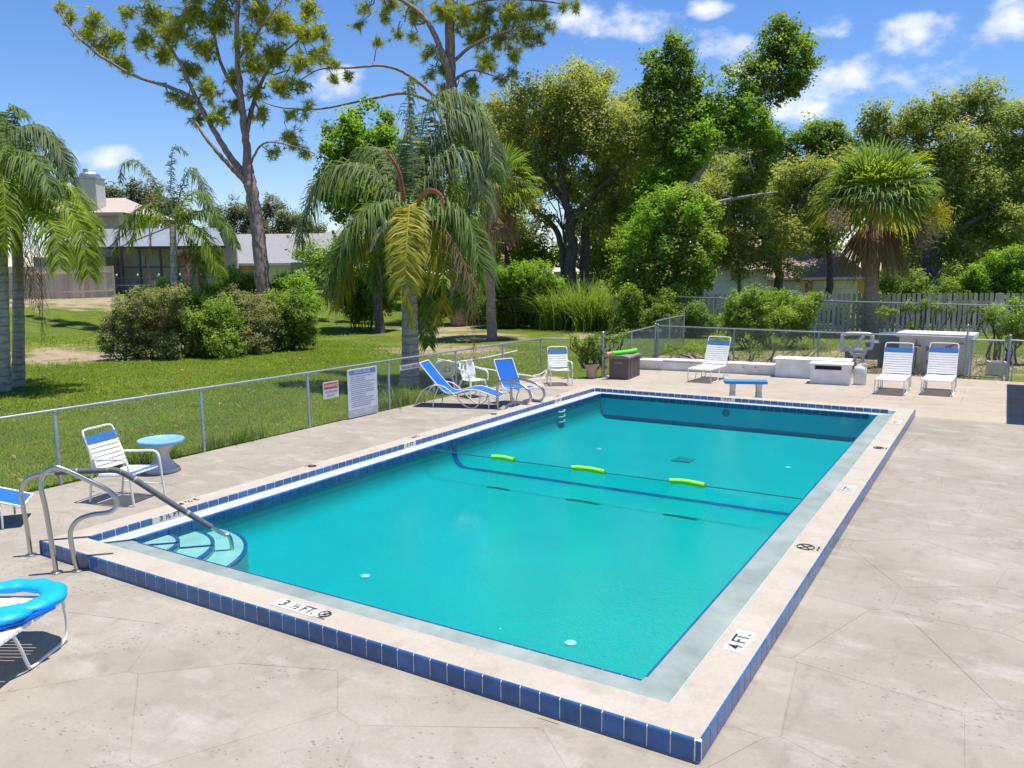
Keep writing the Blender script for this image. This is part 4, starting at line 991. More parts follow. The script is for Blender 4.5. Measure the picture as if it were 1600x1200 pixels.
# ------------------------------------------------------------------ buildings and wooden fences
ROT = -YAW
def frame(name, label, cat, px, depth, zb=None):
    """thing whose local x runs to the camera's right and y away; returns helpers from pixels to local x and z"""
    o = atd(px, 430, depth); z = gz(o[0], o[1]) if zb is None else zb
    t = thing(name, label, cat, (o[0], o[1], z), ROT)
    def lx(p): return (p-px)*depth/F_PX
    def lz(p, q): return atd(p, q, depth)[2]-z
    return t, lx, lz
# house with a chimney and a screened pool cage
Dh = 60.0
t, lx, lz = frame('house', 'beige house with tall louvred chimney and screened pool cage beyond the grey fence', 'house', 150, Dh, 1.6)
zt = lz(150, 331)
mb = MB(); mb.box2((lx(60), 2.0, 0), (lx(172), 9.0, zt)); mb.build('wall', M['siding'], t)
rf = MB(); x0, x1 = lx(45), lx(193); ap = lz(150, 311); xm0, xm1 = lx(95), lx(150)
rf.add([(x0, .6, zt-.05), (x1, .6, zt-.05), (x1, 10.4, zt-.05), (x0, 10.4, zt-.05), (xm0, 5.5, ap+.5), (xm1, 5.5, ap+.5)], [(0, 1, 5, 4), (1, 2, 5), (2, 3, 4, 5), (3, 0, 4)])
rf.box2((x0, .5, zt-.28), (x1, .6, zt-.05)); roof = rf.build('roof', M['shingle_tan'], t)
cx0, cx1, cz0, cz1 = lx(117), lx(148), lz(130, 318), lz(130, 278)
mb = MB(); mb.box2((cx0, 1.2, cz0-.8), (cx1, 2.6, cz1)); ch = mb.build('chimney', M['siding'], roof)
k = 0; z = cz0+.05
while z < cz1-.12:
    mb = MB(); mb.box(((cx0+cx1)/2+.22, 1.17, z), ((cx1-cx0)*.6, .05, .09), 0, .35); mb.build('louvre', M['sign_white2'], roof); z += .15
mb = MB(); mb.prism([(cx0-.08, 1.1), (cx1+.08, 1.1), (cx1+.08, 2.7), (cx0-.08, 2.7)], cz1, cz1+.10); mb.lathe([(.75, 0), (.72, .22), (.6, .34), (.3, .38)], ((cx0+cx1)/2, 1.9, cz1+.12), 16); mb.box(((cx0+cx1)/2-.3, 1.9, cz1+.62), (.28, .28, .3)); mb.build('chimney_cap', M['galv'], roof)
# screen cage
za, zb_ = lz(240, 388), lz(240, 357); xa, xb = lx(108), lx(372)
cage = MB(); cage.add([(xa, -2.5, za), (xb, -2.5, za), (lx(340), .4, zb_), (lx(128), .4, zb_)], [(0, 1, 2, 3)]); cage.add([(lx(128), .4, zb_), (lx(340), .4, zb_), (lx(340), 1.9, zb_), (lx(128), 1.9, zb_)], [(0, 1, 2, 3)])
cage.build('cage_screen', M['screen'], t)
mb = MB(); mb.box2((lx(172), 1.6, 0), (lx(360), 1.9, zb_-.3)); mb.build('rear_wall', M['stucco_grey'], t)
mb = MB(); mb.box2((lx(60), -.5, 0), (lx(172), 1.95, za-.6)); mb.build('side_wall', M['stucco_grey'], t)
mb = MB(); mb.lathe([(.50, 0), (.50, .05), (.12, .06)], (0, 0, 0), 24)
w_ = mb.build('round_window', M['shingle_tan'], t); w_.rotation_euler = (R(90), 0, 0); w_.location = (lx(147), -.52, lz(147, 407))
for a_ in np.linspace(0, 2*math.pi, 13)[:-1]:
    mb = MB(); mb.tube([(lx(147)+.3*math.cos(a_), -.60, lz(147, 407)+.3*math.sin(a_)), (lx(147)+.3*math.cos(a_), -.57, lz(147, 407)+.3*math.sin(a_))], .06, 8); mb.build('pane', M['glass'], t)
for px in (112, 172, 180, 210, 217, 244, 275, 300, 330, 368):
    mb = MB(); mb.box2((lx(px)-.06, -2.55, 0), (lx(px)+.06, -2.43, za)); mb.build('cage_post', M['dark_metal'], t)
mb = MB(); mb.box2((xa-.05, -2.56, za-.12), (xb+.05, -2.42, za+.06)); mb.build('cage_beam', M['dark_metal'], t)
mb = MB(); mb.box2((lx(180), -2.56, lz(200, 418)-.05), (xb, -2.44, lz(200, 418)+.05)); mb.build('cage_beam', M['dark_metal'], t)
for p0, p1 in ((150, 160), (200, 205), (215, 262), (262, 235), (300, 290), (345, 320)):
    mb = MB(); mb.tube([(lx(p0), -2.5, za+.02), (lx(p1), .4, zb_+.04)], .05, 6); mb.build('cage_rafter', M['dark_metal'], t)
mb = MB(); mb.tube([(lx(163), -2.55, za+.05), (lx(159), .35, zb_+.08)], .06, 6); mb.build('downpipe', M['sign_white2'], t)
for p0, p1 in ((193, 214), (219, 240), (247, 268), (305, 325)):
    mb = MB(); mb.box2((lx(p0), 1.52, lz(200, 418)), (lx(p1), 1.62, lz(200, 398))); mb.build('window', M['sign_grey'], t)

# grey roofed house
t, lx, lz = frame('house', 'low beige house with long grey shingle roof behind the pine trunk', 'house', 420, 66.0, 1.2)
ze = lz(410, 412); zr = lz(410, 361)
mb = MB(); mb.box2((lx(330), 0, -1), (lx(470), 8, ze)); mb.build('wall', M['stucco_grey'], t)
rf = MB(); rf.add([(lx(320), -.6, ze), (lx(475), -.6, ze), (lx(500), 5.5, zr), (lx(340), 5.5, zr), (lx(475), 11, ze), (lx(320), 11, ze)], [(0, 1, 2, 3), (3, 2, 4, 5), (0, 3, 5), (1, 4, 2)]); rf.build('roof', M['shingle'], t)
mb = MB(); mb.box2((lx(320), -.72, ze-.16), (lx(478), -.58, ze+.03)); mb.build('gutter', M['trim'], t)
mb = MB(); mb.tube([(lx(467), -.3, -1), (lx(467), -.3, ze-.1)], .1, 8); mb.build('column', M['sign_white2'], t)
mb = MB(); mb.box2((lx(381), -.05, lz(385, 424)), (lx(390), .02, lz(385, 415))); wn_ = mb.build('window', M['stucco_tan'], t)
mb = MB(); mb.box2((lx(420), -.04, -1), (lx(462), .02, lz(440, 414))); mb.build('garage_door', M['garage'], t)
mb = MB(); mb.box2((lx(440), 2.0, lz(440, 371)), (lx(444), 2.3, lz(440, 366))); mb.build('vent', M['sign_white2'], t)
rf = MB(); rf.add([(lx(468), -2.5, ze+.1), (lx(540), -2.5, ze+.1), (lx(540), 3, zr+.2), (lx(500), 3, zr), (lx(468), -2.6, ze)], [(0, 1, 2, 3)]); rf.add([(lx(468), -2.5, -1), (lx(540), -2.5, -1), (lx(540), -2.45, ze+.05), (lx(468), -2.45, ze+.05)], [(0, 1, 2, 3)]); rf.build('wing', M['shingle'], t)

# red roof glimpsed between the trunks
t, lx, lz = frame('house', 'house with red tiled roof glimpsed between the dark trunks', 'house', 800, 75.0, 0)
mb = MB(); mb.box2((lx(745), 0, 0), (lx(845), 6, lz(800, 403))); mb.build('wall', M['stucco'], t)
mb = MB(); mb.add([(lx(740), -.5, lz(800, 404)), (lx(850), -.5, lz(800, 404)), (lx(830), 3, lz(800, 378)), (lx(760), 3, lz(800, 378)), (lx(740), 6.5, lz(800, 404)), (lx(850), 6.5, lz(800, 404))], [(0, 1, 2, 3), (1, 5, 2), (0, 3, 4), (3, 2, 5, 4)]); mb.build('roof', M['shingle_red'], t)
t, lx, lz = frame('shed', 'small tan shed showing above the tall reeds', 'shed', 885, 56.0, 0)
mb = MB(); mb.box2((lx(868), 0, 0), (lx(902), 2.5, lz(885, 423))); mb.build('wall', M['stucco'], t)
mb = MB(); mb.add([(lx(863), -.2, lz(885, 424)), (lx(907), -.2, lz(885, 424)), (lx(903), 1.5, lz(885, 418)), (lx(866), 1.5, lz(885, 418))], [(0, 1, 2, 3)]); mb.build('roof', M['trim'], t)

# white box truck
t, lx, lz = frame('box_truck', 'white box truck parked behind the picket fence', 'truck', 1145, 47.0, 0)
zt = lz(1145, 419)
mb = MB(); mb.box2((lx(1060), 0, .7), (lx(1156), 2.4, zt)); mb.build('cargo_box', M['truck'], t, bevel=.03)
mb = MB(); mb.box2((lx(1153), -.03, .7), (lx(1157.5), 0.02, zt)); mb.build('seam', M['grey_plastic'], t)
mb = MB(); mb.box2((lx(1158), .05, .6), (lx(1200), 2.3, zt-.03)); mb.build('cab', M['truck'], t, bevel=.08)
mb = MB(); mb.box2((lx(1178), 0.0, lz(1180, 449)), (lx(1184), .06, lz(1180, 443))); mb.build('window', M['glass'], t)
for p in (1120, 1142):
    mb = MB(); mb.box2((lx(p), -.06, lz(p, 425)), (lx(p+2), .0, lz(p, 422.5))); mb.build('marker_lamp', M['dark_metal'], t)
mb = MB(); mb.lathe([(.5, 0), (.45, .12), (.2, .2)], (lx(1149), 1.2, zt), 14); mb.build('roof_vent', M['truck'], t, True)
for p in (1080, 1130, 1185):
    mb = MB(); mb.tube([(lx(p), .1, .45), (lx(p), .4, .45)], .45, 16); mb.build('wheel', M['black'], t)

# ochre house with garage doors
t, lx, lz = frame('house', 'ochre house with two cream garage doors and brown roof behind the picket fence', 'house', 1270, 54.0, 0)
ze = lz(1270, 434); zr = lz(1270, 372)
mb = MB(); mb.box2((lx(1150), 0, 0), (lx(1352), 9, ze)); mb.build('wall', M['stucco_tan'], t)
rf = MB(); rf.add([(lx(1130), -.7, ze), (lx(1358), -.7, ze), (lx(1330), 5, zr), (lx(1170), 5, zr), (lx(1358), 10, ze), (lx(1130), 10, ze)], [(0, 1, 2, 3), (1, 4, 2), (0, 3, 5), (3, 2, 4, 5)]); rf.build('roof', M['shingle_brown'], t)
mb = MB(); mb.box2((lx(1130), -.78, ze-.13), (lx(1359), -.68, ze+.03)); mb.build('fascia', M['trim'], t)
for p0, p1 in ((1180, 1258), (1270, 1340)):
    mb = MB(); mb.box2((lx(p0), -.04, 0), (lx(p1), .02, lz(1270, 438.5))); gd = mb.build('garage_door', M['garage'], t)
    for k in range(1, 4):
        mb = MB(); mb.box2((lx(p0), -.05, k*.55), (lx(p1), -.038, k*.55+.02)); mb.build('groove', M['stucco'], gd)
mb = MB(); mb.lathe([(.06, 0), (.12, .08), (.12, .3), (.05, .38)], (lx(1263.5), -.14, lz(1263, 450)), 8); mb.build('wall_lamp', M['sign_white2'], t)

# pool house just outside the right edge; its shadow lies on the deck
t = thing('pool_house', 'plain beige pool house whose shadow falls on the deck by the gate', 'building', (11.5, 17.05, 0))
mb = MB(); mb.box((0.14, 0, 1.28), (3.9, 5.7, 2.56)); mb.build('wall', M['stucco'], t)
mb = MB(); mb.box((0, 0, 2.66), (4.26, 6.25, .16)); mb.build('roof', M['trim'], t)
mb = MB(); mb.box((-1.82, .6, 1.02), (.04, .9, 2.0)); mb.build('door', M['sign_white2'], t)

# picket fence (boards on both faces of its rails)
def picket_fence(name, a, b, h, label, mat, w=.15, step=.235, both=True, rails=(.35, 1.45), rail_front=False, zf=None):
    a = np.array(a[:2], float); b = np.array(b[:2], float); L_ = np.linalg.norm(b-a); d = (b-a)/L_; ang = math.atan2(d[1], d[0])
    zf = zf or (lambda x, y: 0)
    t = thing(name, label, 'fence', (a[0], a[1], 0), ang)
    me = MB(); me.prism([(-w/2, -.011), (w/2, -.011), (w/2, .011), (-w/2, .011)], 0.04, h-.03); me.add([(-w/2, -.011, h-.03), (w/2, -.011, h-.03), (w/2-.03, -.011, h), (-w/2+.03, -.011, h), (-w/2, .011, h-.03), (w/2, .011, h-.03), (w/2-.03, .011, h), (-w/2+.03, .011, h)], [(0, 1, 2, 3), (7, 6, 5, 4), (0, 3, 7, 4), (1, 5, 6, 2), (3, 2, 6, 7)])
    me = me.mesh('picket', mat); m = 0
    for k in range(int(L_/step)):
        x = (k+.5)*step; p = a+d*x
        o = link('picket', me, t, (x, -.055, zf(*p)+random.uniform(-.015, .015))); o.rotation_euler = (0, random.uniform(-.008, .008), 0); m += 1
        if both:
            o = link('picket', me, t, (x+step/2, .055, zf(*p)+random.uniform(-.015, .015)))
    for z in rails:
        for k in range(int(L_/2.4)+1):
            x0 = k*2.4; x1 = min(L_, x0+2.4)
            if x1-x0 < .3: continue
            p0 = zf(*(a+d*x0)); p1 = zf(*(a+d*x1)); yy = -.11 if rail_front else 0
            mb = MB(); mb.add([(x0, yy-.042, p0+z-.045), (x1, yy-.042, p1+z-.045), (x1, yy+.042, p1+z-.045), (x0, yy+.042, p0+z-.045), (x0, yy-.042, p0+z+.045), (x1, yy-.042, p1+z+.045), (x1, yy+.042, p1+z+.045), (x0, yy+.042, p0+z+.045)], [(0, 3, 2, 1), (4, 5, 6, 7), (0, 1, 5, 4), (2, 3, 7, 6), (0, 4, 7, 3), (1, 2, 6, 5)]); mb.build('rail', mat, t)
    for k in range(int(L_/2.4)+1):
        x = k*2.4; p = a+d*x; mb = MB(); mb.box((x, 0 if not rail_front else -.03, zf(*p)+h/2), (.1, .1, h+.02)); mb.build('post', mat, t)
    return t
pa = at(1050, 519)+np.array([0, 0, 0]); pb = at(1640, 523)
picket_fence('picket_fence', pa, pb, 1.86, 'weathered wooden picket fence across the back right of the garden', M['wood2'], step=.215, both=False)
pa = atd(-40, 470, 46.0); pb = atd(181, 462, 49.0)
picket_fence('board_fence', pa, pb, 1.9, 'grey close-boarded wooden fence in front of the beige house', M['wood2'], w=.15, step=.152, both=False, rails=(.42, 1.5), rail_front=True, zf=gz)
t = thing('tie_rail_fence', 'low dark metal rail fence in front of the screened pool cage', 'fence', tuple(atd(183, 440, 49.5)), ROT); t.location.z = gz(*atd(183, 440, 49.5)[:2])
for z in (.72, 1.15):
    mb = MB(); mb.tube([(0, 0, z), (6.5, 0, z)], .03, 6); mb.build('rail', M['galv' if z < 1 else 'dark_metal'], t)
for x in np.arange(0, 6.6, 1.3):
    mb = MB(); mb.tube([(x, 0, -.3), (x, 0, 1.25)], .03, 6); po = mb.build('post', M['dark_metal'], t)
    mb = MB(); mb.lathe([(.02, 0), (.06, .05), (.06, .12), (.02, .16)], (x, 0, 1.25), 8); mb.build('finial', M['sign_white2'], t)
# ------------------------------------------------------------------ foliage tools
KL = 5.5
def tinted(name, V, nper, tint, mats, faces=None):
    """V (k*nper,3) verts, one face per nper verts unless faces given; tint per face"""
    me = bpy.data.meshes.new(name); nv = len(V)
    if faces is None:
        nf = nv//nper; loops = np.arange(nv, dtype=np.int32); starts = np.arange(nf, dtype=np.int32)*nper; tot = np.full(nf, nper, np.int32)
    else:
        nf = len(faces); tot = np.array([len(f) for f in faces], np.int32); loops = np.concatenate([np.array(f, np.int32) for f in faces]); starts = np.concatenate([[0], np.cumsum(tot)[:-1]]).astype(np.int32)
    me.vertices.add(nv); me.vertices.foreach_set('co', np.ascontiguousarray(V, np.float32).ravel())
    me.loops.add(len(loops)); me.loops.foreach_set('vertex_index', loops)
    me.polygons.add(nf); me.polygons.foreach_set('loop_start', starts)
    try: me.polygons.foreach_set('loop_total', tot)
    except Exception: pass
    me.update(calc_edges=True)
    at_ = me.attributes.new('tint', 'FLOAT', 'FACE'); at_.data.foreach_set('value', np.ascontiguousarray(tint, np.float32))
    for m in (mats if isinstance(mats, list) else [mats]): me.materials.append(m)
    return me
def unit(v): return v/np.maximum(1e-9, np.linalg.norm(v, axis=-1, keepdims=True))
def leaves(P, size, flat=.5, asp=.55, out=None):
    """one folded-diamond leaf per point"""
    k = len(P); nrm = rng.normal(size=(k, 3)); nrm[:, 2] = np.abs(nrm[:, 2])+flat
    if out is not None: nrm = nrm+out*.9
    nrm = unit(nrm); d = unit(np.cross(nrm, rng.normal(size=(k, 3)))); s = np.cross(nrm, d)
    L_ = (size*rng.uniform(.65, 1.35, k))[:, None]
    V = np.stack([P-d*L_*.5, P+s*L_*asp*.5+nrm*L_*.08, P+d*L_*.5-nrm*L_*.1, P-s*L_*asp*.5+nrm*L_*.08], 1)
    return V.reshape(-1, 3)
def in_blobs(blobs, sub_n, per, spread, shell=.45):
    """leafy sprays through lumpy ellipsoids -> points, outward directions, spray tint"""
    P = []; O = []; T = []
    for (c, r, w) in blobs:
        c = np.array(c); r = np.array(r)*np.ones(3); m = max(6, int(KL*sub_n*w*(r[0]*r[2])))
        d = unit(rng.normal(size=(m, 3))); lob = unit(rng.normal(size=(9, 3))); f = .66+.52*np.max(np.clip(d@lob.T, 0, 1)**5, axis=1)
        rad = (shell**3+(1-shell**3)*rng.random(m))**(1/3)*f
        cc = c+d*rad[:, None]*r
        tt = np.clip(rng.normal(.45, .22, m)+.15*d[:, 2], 0, 1)  # tint rises towards the top of each lump
        ax = unit(d+np.array([0, 0, .35])+rng.normal(size=(m, 3))*.55)
        q = np.repeat(cc, per, 0); k = len(q); sp = (spread*rng.uniform(.35, .75, m)).repeat(per)[:, None]
        P.append(q+rng.normal(size=(k, 3))*sp*np.array([1, 1, .8])+np.repeat(ax, per, 0)*rng.uniform(-1, 1.2, (k, 1))*spread*.85)
        O.append(d.repeat(per, 0)); T.append(np.clip(tt.repeat(per)+rng.normal(0, .15, k), 0, 1))
    return np.concatenate(P), np.concatenate(O), np.concatenate(T)
def pxblobs(L, depth, jit=.5, sq=1.0):
    res = []
    for b in L:
        px, py, r = b[:3]; w = b[3] if len(b) > 3 else 1.0
        R_ = r*depth/F_PX; dd = depth+rng.uniform(-jit, jit)*R_*1.6
        res.append((atd(px, py, dd), (R_, R_*1.15, R_*sq), w))
    return res
def wobble(p0, p1, n=6, amp=.06):
    p0 = np.array(p0, float); p1 = np.array(p1, float); L_ = np.linalg.norm(p1-p0); res = [p0]
    for k in range(1, n):
        t = k/n; res.append(p0+(p1-p0)*t+rng.normal(size=3)*amp*L_*math.sin(math.pi*t))
    return res+[p1]
def tree(name, label, base, trunks, blobs, lmat, bmat, leaf=.12, sub_n=9, per=26, spread=.32, twigs=4, r0=.22, cat='tree', group=None, flat=.5, extra=None, shell=.45, limb_r=.07):
    base = np.array(base, float)
    t = thing(name, label, cat, base, group=group)
    mb = MB(); nodes = []
    for tr in trunks:
        P = [np.array(p, float) for p in tr[0]]; rr = tr[1]
        pts_ = spline(P, max(8, 5*len(P))); m = len(pts_)
        radii = [rr[0]+(rr[1]-rr[0])*i/(m-1) for i in range(m)]
        pts_ = [p+rng.normal(size=3)*radii[i]*.18*(1 if 0 < i < m-1 else 0) for i, p in enumerate(pts_)]
        if len(tr) > 2 and tr[2]: radii[0] *= 1.35
        mb.tube(pts_, radii, 9); nodes += [(p, radii[i]) for i, p in enumerate(pts_) if i > m*.3]
    mb.build('trunk', bmat, t, True, world=True)
    if blobs and nodes and twigs:
        lm = MB(); NP = np.array([q[0] for q in nodes])
        for (c, r, w) in blobs:
            c = np.array(c); dist = np.linalg.norm(NP-c, axis=1)+.6*np.maximum(0, NP[:, 2]-c[2])
            i = int(np.argmin(dist)); p0, rp = nodes[i]
            rl = min(rp*.6, limb_r*max(.5, float(np.mean(r)))); lm.tube(wobble(p0, c, 6, .07), [rl+(rl*.35-rl)*k/6 for k in range(7)], 5)
            for k in range(twigs):
                d = unit(rng.normal(size=3)+np.array([0, 0, .3])); e = c+d*np.array(r)*rng.uniform(.6, .95); s_ = c+(p0-c)*rng.uniform(0, .35)
                lm.tube(wobble(s_, e, 4, .1), [rl*.4, rl*.3, rl*.22, rl*.15, rl*.08], 4)
        lm.build('limbs', bmat, t, True, world=True)
    if blobs:
        P, O, T = in_blobs(blobs, sub_n, per, spread, shell)
        V = leaves(P-base, leaf*1.28, flat, out=O)
        link('crown', tinted('crown', V, 4, T, lmat), t)
    if extra:
        for (eb, em, el, esub, eper, esp) in extra:
            P, O, T = in_blobs(eb, esub, eper, esp, shell); link('crown', tinted('crown', leaves(P-base, el*1.2, flat, out=O), 4, T, em), t)
    return t
def shrub(name, label, L, depth, mat, leaf=.08, sub_n=14, per=30, spread=.17, zb=None, cat='shrub', group=None, stems=5, bmat='bark_oak', flat=.5, cut=True):
    bl = pxblobs(L, depth, .6); c = np.mean([b[0] for b in bl], 0); z = gz(c[0], c[1]) if zb is None else zb
    base = np.array([c[0], c[1], z]); t = thing(name, label, cat, base, group=group)
    mb = MB()
    for (q, r, w) in bl:
        for k in range(2):
            e = q+rng.normal(size=3)*np.array(r)*.4; s_ = np.array([q[0]+(c[0]-q[0])*.4+rng.normal()*.15, q[1]+(c[1]-q[1])*.4+rng.normal()*.15, z-.05])
            mb.tube(wobble(s_, e, 4, .08), [.035, .03, .022, .016, .008], 5)
    mb.build('stems', M[bmat], t, True, world=True)
    P, O, T = in_blobs([(b_[0], np.array(b_[1])*1.12, b_[2]*2.0) for b_ in bl], sub_n, per, spread, .45)
    if cut:
        k = P[:, 2] > z+.03; P, O, T = P[k], O[k], T[k]
    link('foliage', tinted('foliage', leaves(P-base, leaf*1.15, flat, out=O), 4, T, M[mat]), t)
    return t

# ------------------------------------------------------------------ broadleaf trees
OD = 48.0
G = lambda px, py, d: atd(px, py, d)
def foot(px, d):
    p = atd(px, 440, d); return np.array([p[0], p[1], gz(p[0], p[1])-.1])
ob = foot(895, OD)
oakL = [(795, 175, 40), (840, 160, 46), (850, 205, 44), (900, 150, 40), (925, 180, 50), (880, 225, 46), (965, 205, 46), (820, 245, 42), (940, 260, 46), (985, 170, 36), (1000, 225, 42), (880, 280, 34, .7),
        (795, 290, 34), (970, 300, 40), (830, 310, 30, .6), (1010, 280, 36), (930, 330, 30, .6), (850, 345, 22, .5), (780, 340, 30), (905, 345, 24, .7), (965, 345, 34), (1005, 320, 32), (1025, 180, 34), (800, 225, 34), (905, 115, 20), (940, 125, 22)]
tr = [([ob, G(893, 400, OD), G(890, 340, OD), G(878, 280, OD), G(870, 220, OD)], (.42, .12), 1), ([ob+np.array([.8, .3, 0]), G(915, 400, OD+.6), G(915, 350, OD+.6), G(935, 290, OD+.6), G(960, 230, OD)], (.36, .1), 1),
      ([G(890, 350, OD), G(930, 300, OD-1), G(985, 250, OD-1)], (.2, .07)), ([G(885, 320, OD), G(850, 270, OD+1), G(815, 220, OD+1)], (.2, .07)), ([ob+np.array([-.6, .2, 0]), G(878, 390, OD+1), G(862, 350, OD+1), G(835, 330, OD+1), G(800, 310, OD+1)], (.24, .08), 1)]
tree('oak_tree', 'broad olive-brown oak with several dark trunks behind the hedge', ob, tr, pxblobs(oakL, OD, .9), M['leaf_oak'], M['bark_oak'], .145, 8.5, 30, .36, 5)

VD = 43.0
vb = foot(1058, VD)
vt = [([vb, G(1062, 420, VD), G(1072, 330, VD), G(1090, 270, VD), G(1120, 225, VD), G(1160, 195, VD), G(1200, 140, VD), G(1225, 80, VD)], (.40, .07), 1),
      ([G(1075, 320, VD), G(1064, 240, VD+.5), G(1056, 170, VD+.5), G(1050, 90, VD+.5)], (.22, .05)), ([G(1110, 235, VD), G(1135, 232, VD-.5), G(1165, 240, VD-1), G(1178, 270, VD-1)], (.12, .03)), ([G(1070, 350, VD), G(1110, 320, VD-1), G(1165, 308, VD-1.5), G(1215, 300, VD-1.5)], (.14, .04))]
vdark = [(1055, 75, 26), (1060, 110, 34), (1030, 120, 26), (1075, 145, 30), (1045, 165, 28), (1215, 60, 30), (1240, 85, 30), (1200, 95, 30), (1245, 115, 26), (1180, 125, 28), (1215, 140, 26), (1255, 70, 18), (1020, 95, 18), (1225, 40, 18), (1190, 260, 26), (1165, 290, 24), (1195, 225, 24), (1050, 190, 30), (1070, 215, 28), (1040, 232, 30), (1090, 185, 22), (1018, 195, 24), (1118, 150, 18, .5), (1150, 145, 22, .6), (1140, 112, 14, .4), (1168, 98, 14, .4), (1010, 150, 18), (1100, 120, 14, .5), (1265, 95, 14), (1235, 130, 20)]
vbr = [(1130, 185, 36), (1170, 180, 34), (1190, 205, 28), (1100, 215, 32), (1080, 240, 28), (1150, 215, 26), (1035, 285, 36), (1010, 305, 26), (1050, 320, 32), (1060, 265, 26), (1100, 180, 24), (1020, 335, 30), (990, 345, 26)]
tree('leaning_tree', 'tall leaning tree with bright vine-covered limb and two dark crowns against the sky', vb, vt, pxblobs(vdark, VD, .5), M['leaf_dark'], M['bark_pale'], .15, 10, 30, .28, 4,
     extra=[(pxblobs(vbr, VD-.5, .4), M['leaf_bright'], .15, 11, 32, .26)])
# bare twigs against the sky, part of the same tree's top
FD = 38.0
fb = foot(1045, FD)
fl = [(985, 385, 30), (1015, 360, 34), (1050, 345, 36), (1085, 360, 30), (1000, 420, 34), (1045, 400, 40), (1085, 410, 34), (975, 440, 26), (1015, 455, 30), (1060, 445, 30), (1095, 435, 20), (1110, 380, 22), (1030, 320, 26), (1070, 310, 26), (1105, 330, 24)]
tree('dense_tree', 'dense dark green tree reaching almost to the ground behind the far fence corner', fb, [([fb, G(1045, 440, FD), G(1048, 380, FD), G(1055, 330, FD)], (.26, .08), 1)], pxblobs(fl, FD, .6), M['leaf_mid'], M['bark_oak'], .125, 15, 34, .24, 4, extra=[(pxblobs([(1010, 340, 24), (1040, 310, 22), (990, 370, 18), (1080, 330, 20)], FD-.9, .3), M['leaf_bright'], .12, 12, 30, .2)])
OD2 = 46.0
b2 = foot(1215, OD2+1)
ol = [(1130, 330, 34), (1170, 320, 36), (1215, 320, 38), (1260, 300, 34), (1140, 375, 36), (1185, 370, 38), (1230, 365, 34), (1160, 410, 26), (1205, 405, 24), (1265, 270, 30), (1300, 275, 28), (1235, 280, 30), (1120, 400, 26), (1255, 345, 26), (1280, 320, 26), (1240, 420, 16), (1110, 300, 26)]
tree('oak_tree', 'spreading brownish oak hanging over the white truck', b2, [([b2, G(1215, 420, OD2), G(1205, 370, OD2), G(1180, 330, OD2)], (.3, .1), 1), ([G(1208, 380, OD2), G(1240, 330, OD2), G(1270, 290, OD2)], (.18, .06))], pxblobs(ol, OD2, .8), M['leaf_oak'], M['bark_oak'], .125, 10.5, 32, .30, 4)
b3 = foot(1280, 56)
tree('dark_tree', 'small dark green tree top between the leaning tree and the sabal palm', b3, [([b3, G(1280, 330, 56), G(1278, 250, 56), G(1290, 210, 56)], (.28, .08), 1)], pxblobs([(1275, 205, 24), (1300, 210, 26), (1320, 225, 18), (1250, 215, 14), (1285, 235, 28), (1225, 235, 18), (1240, 255, 22), (1300, 250, 20), (1215, 215, 14)], 56, .6), M['leaf_dark'], M['bark_oak'], .18, 8, 30, .34, 3)
ED = 46.0
eb = foot(1458, ED)
el = [(1365, 180, 26), (1385, 205, 28), (1355, 215, 20), (1430, 175, 26), (1415, 205, 24), (1470, 165, 26), (1455, 200, 26), (1500, 175, 30), (1535, 150, 30), (1555, 185, 32), (1590, 180, 28), (1500, 225, 36), (1545, 235, 38), (1590, 240, 36), (1470, 250, 32), (1520, 285, 40), (1570, 300, 42), (1610, 300, 40), (1490, 310, 30),
      (1540, 345, 38), (1590, 350, 40), (1500, 360, 30), (1475, 390, 24), (1525, 390, 30), (1620, 220, 36), (1440, 235, 24), (1480, 285, 26), (1650, 260, 40), (1650, 340, 40), (1560, 385, 28), (1400, 240, 22)]
et = [([eb, G(1458, 420, ED), G(1462, 380, ED), G(1485, 340, ED), G(1520, 280, ED), G(1545, 200, ED)], (.55, .1), 1), ([eb+np.array([-1, .4, 0]), G(1442, 430, ED+.5), G(1440, 380, ED+.5), G(1425, 300, ED+.5), G(1395, 220, ED)], (.42, .08), 1),
      ([G(1470, 370, ED), G(1530, 340, ED-1), G(1590, 300, ED-1)], (.22, .07)), ([G(1480, 350, ED), G(1475, 270, ED+1), G(1460, 190, ED+1)], (.2, .06)), ([G(1560, 325, ED-1.5), G(1530, 310, ED-2), G(1510, 315, ED-2)], (.06, .02))]
tree('oak_tree', 'large open oak filling the right edge behind the sabal palm', eb, et, pxblobs(el, ED, .9), M['leaf_oak2'], M['bark_oak'], .14, 9.5, 30, .33, 5)
GD = 41.0
gb = foot(590, GD)
gl_ = [(545, 200, 22), (525, 235, 24), (565, 225, 30), (600, 215, 26), (540, 265, 30), (580, 260, 32), (615, 250, 28), (515, 275, 20), (555, 300, 32), (600, 295, 32), (530, 320, 26), (575, 335, 28), (610, 330, 24), (505, 300, 16), (520, 205, 14), (580, 165, 10), (600, 185, 14), (555, 180, 12)]
tree('broadleaf_tree', 'bright broadleaf tree standing behind the big queen palm', gb, [([gb, G(590, 400, GD), G(585, 320, GD), G(575, 250, GD), G(570, 200, GD)], (.26, .06), 1)], pxblobs(gl_[:9], GD-.3, .5), M['leaf_bright'], M['bark_oak'], .17, 10, 28, .28, 4, extra=[(pxblobs(gl_[8:], GD+.4, .5), M['leaf_dark'], .16, 12, 30, .28)])
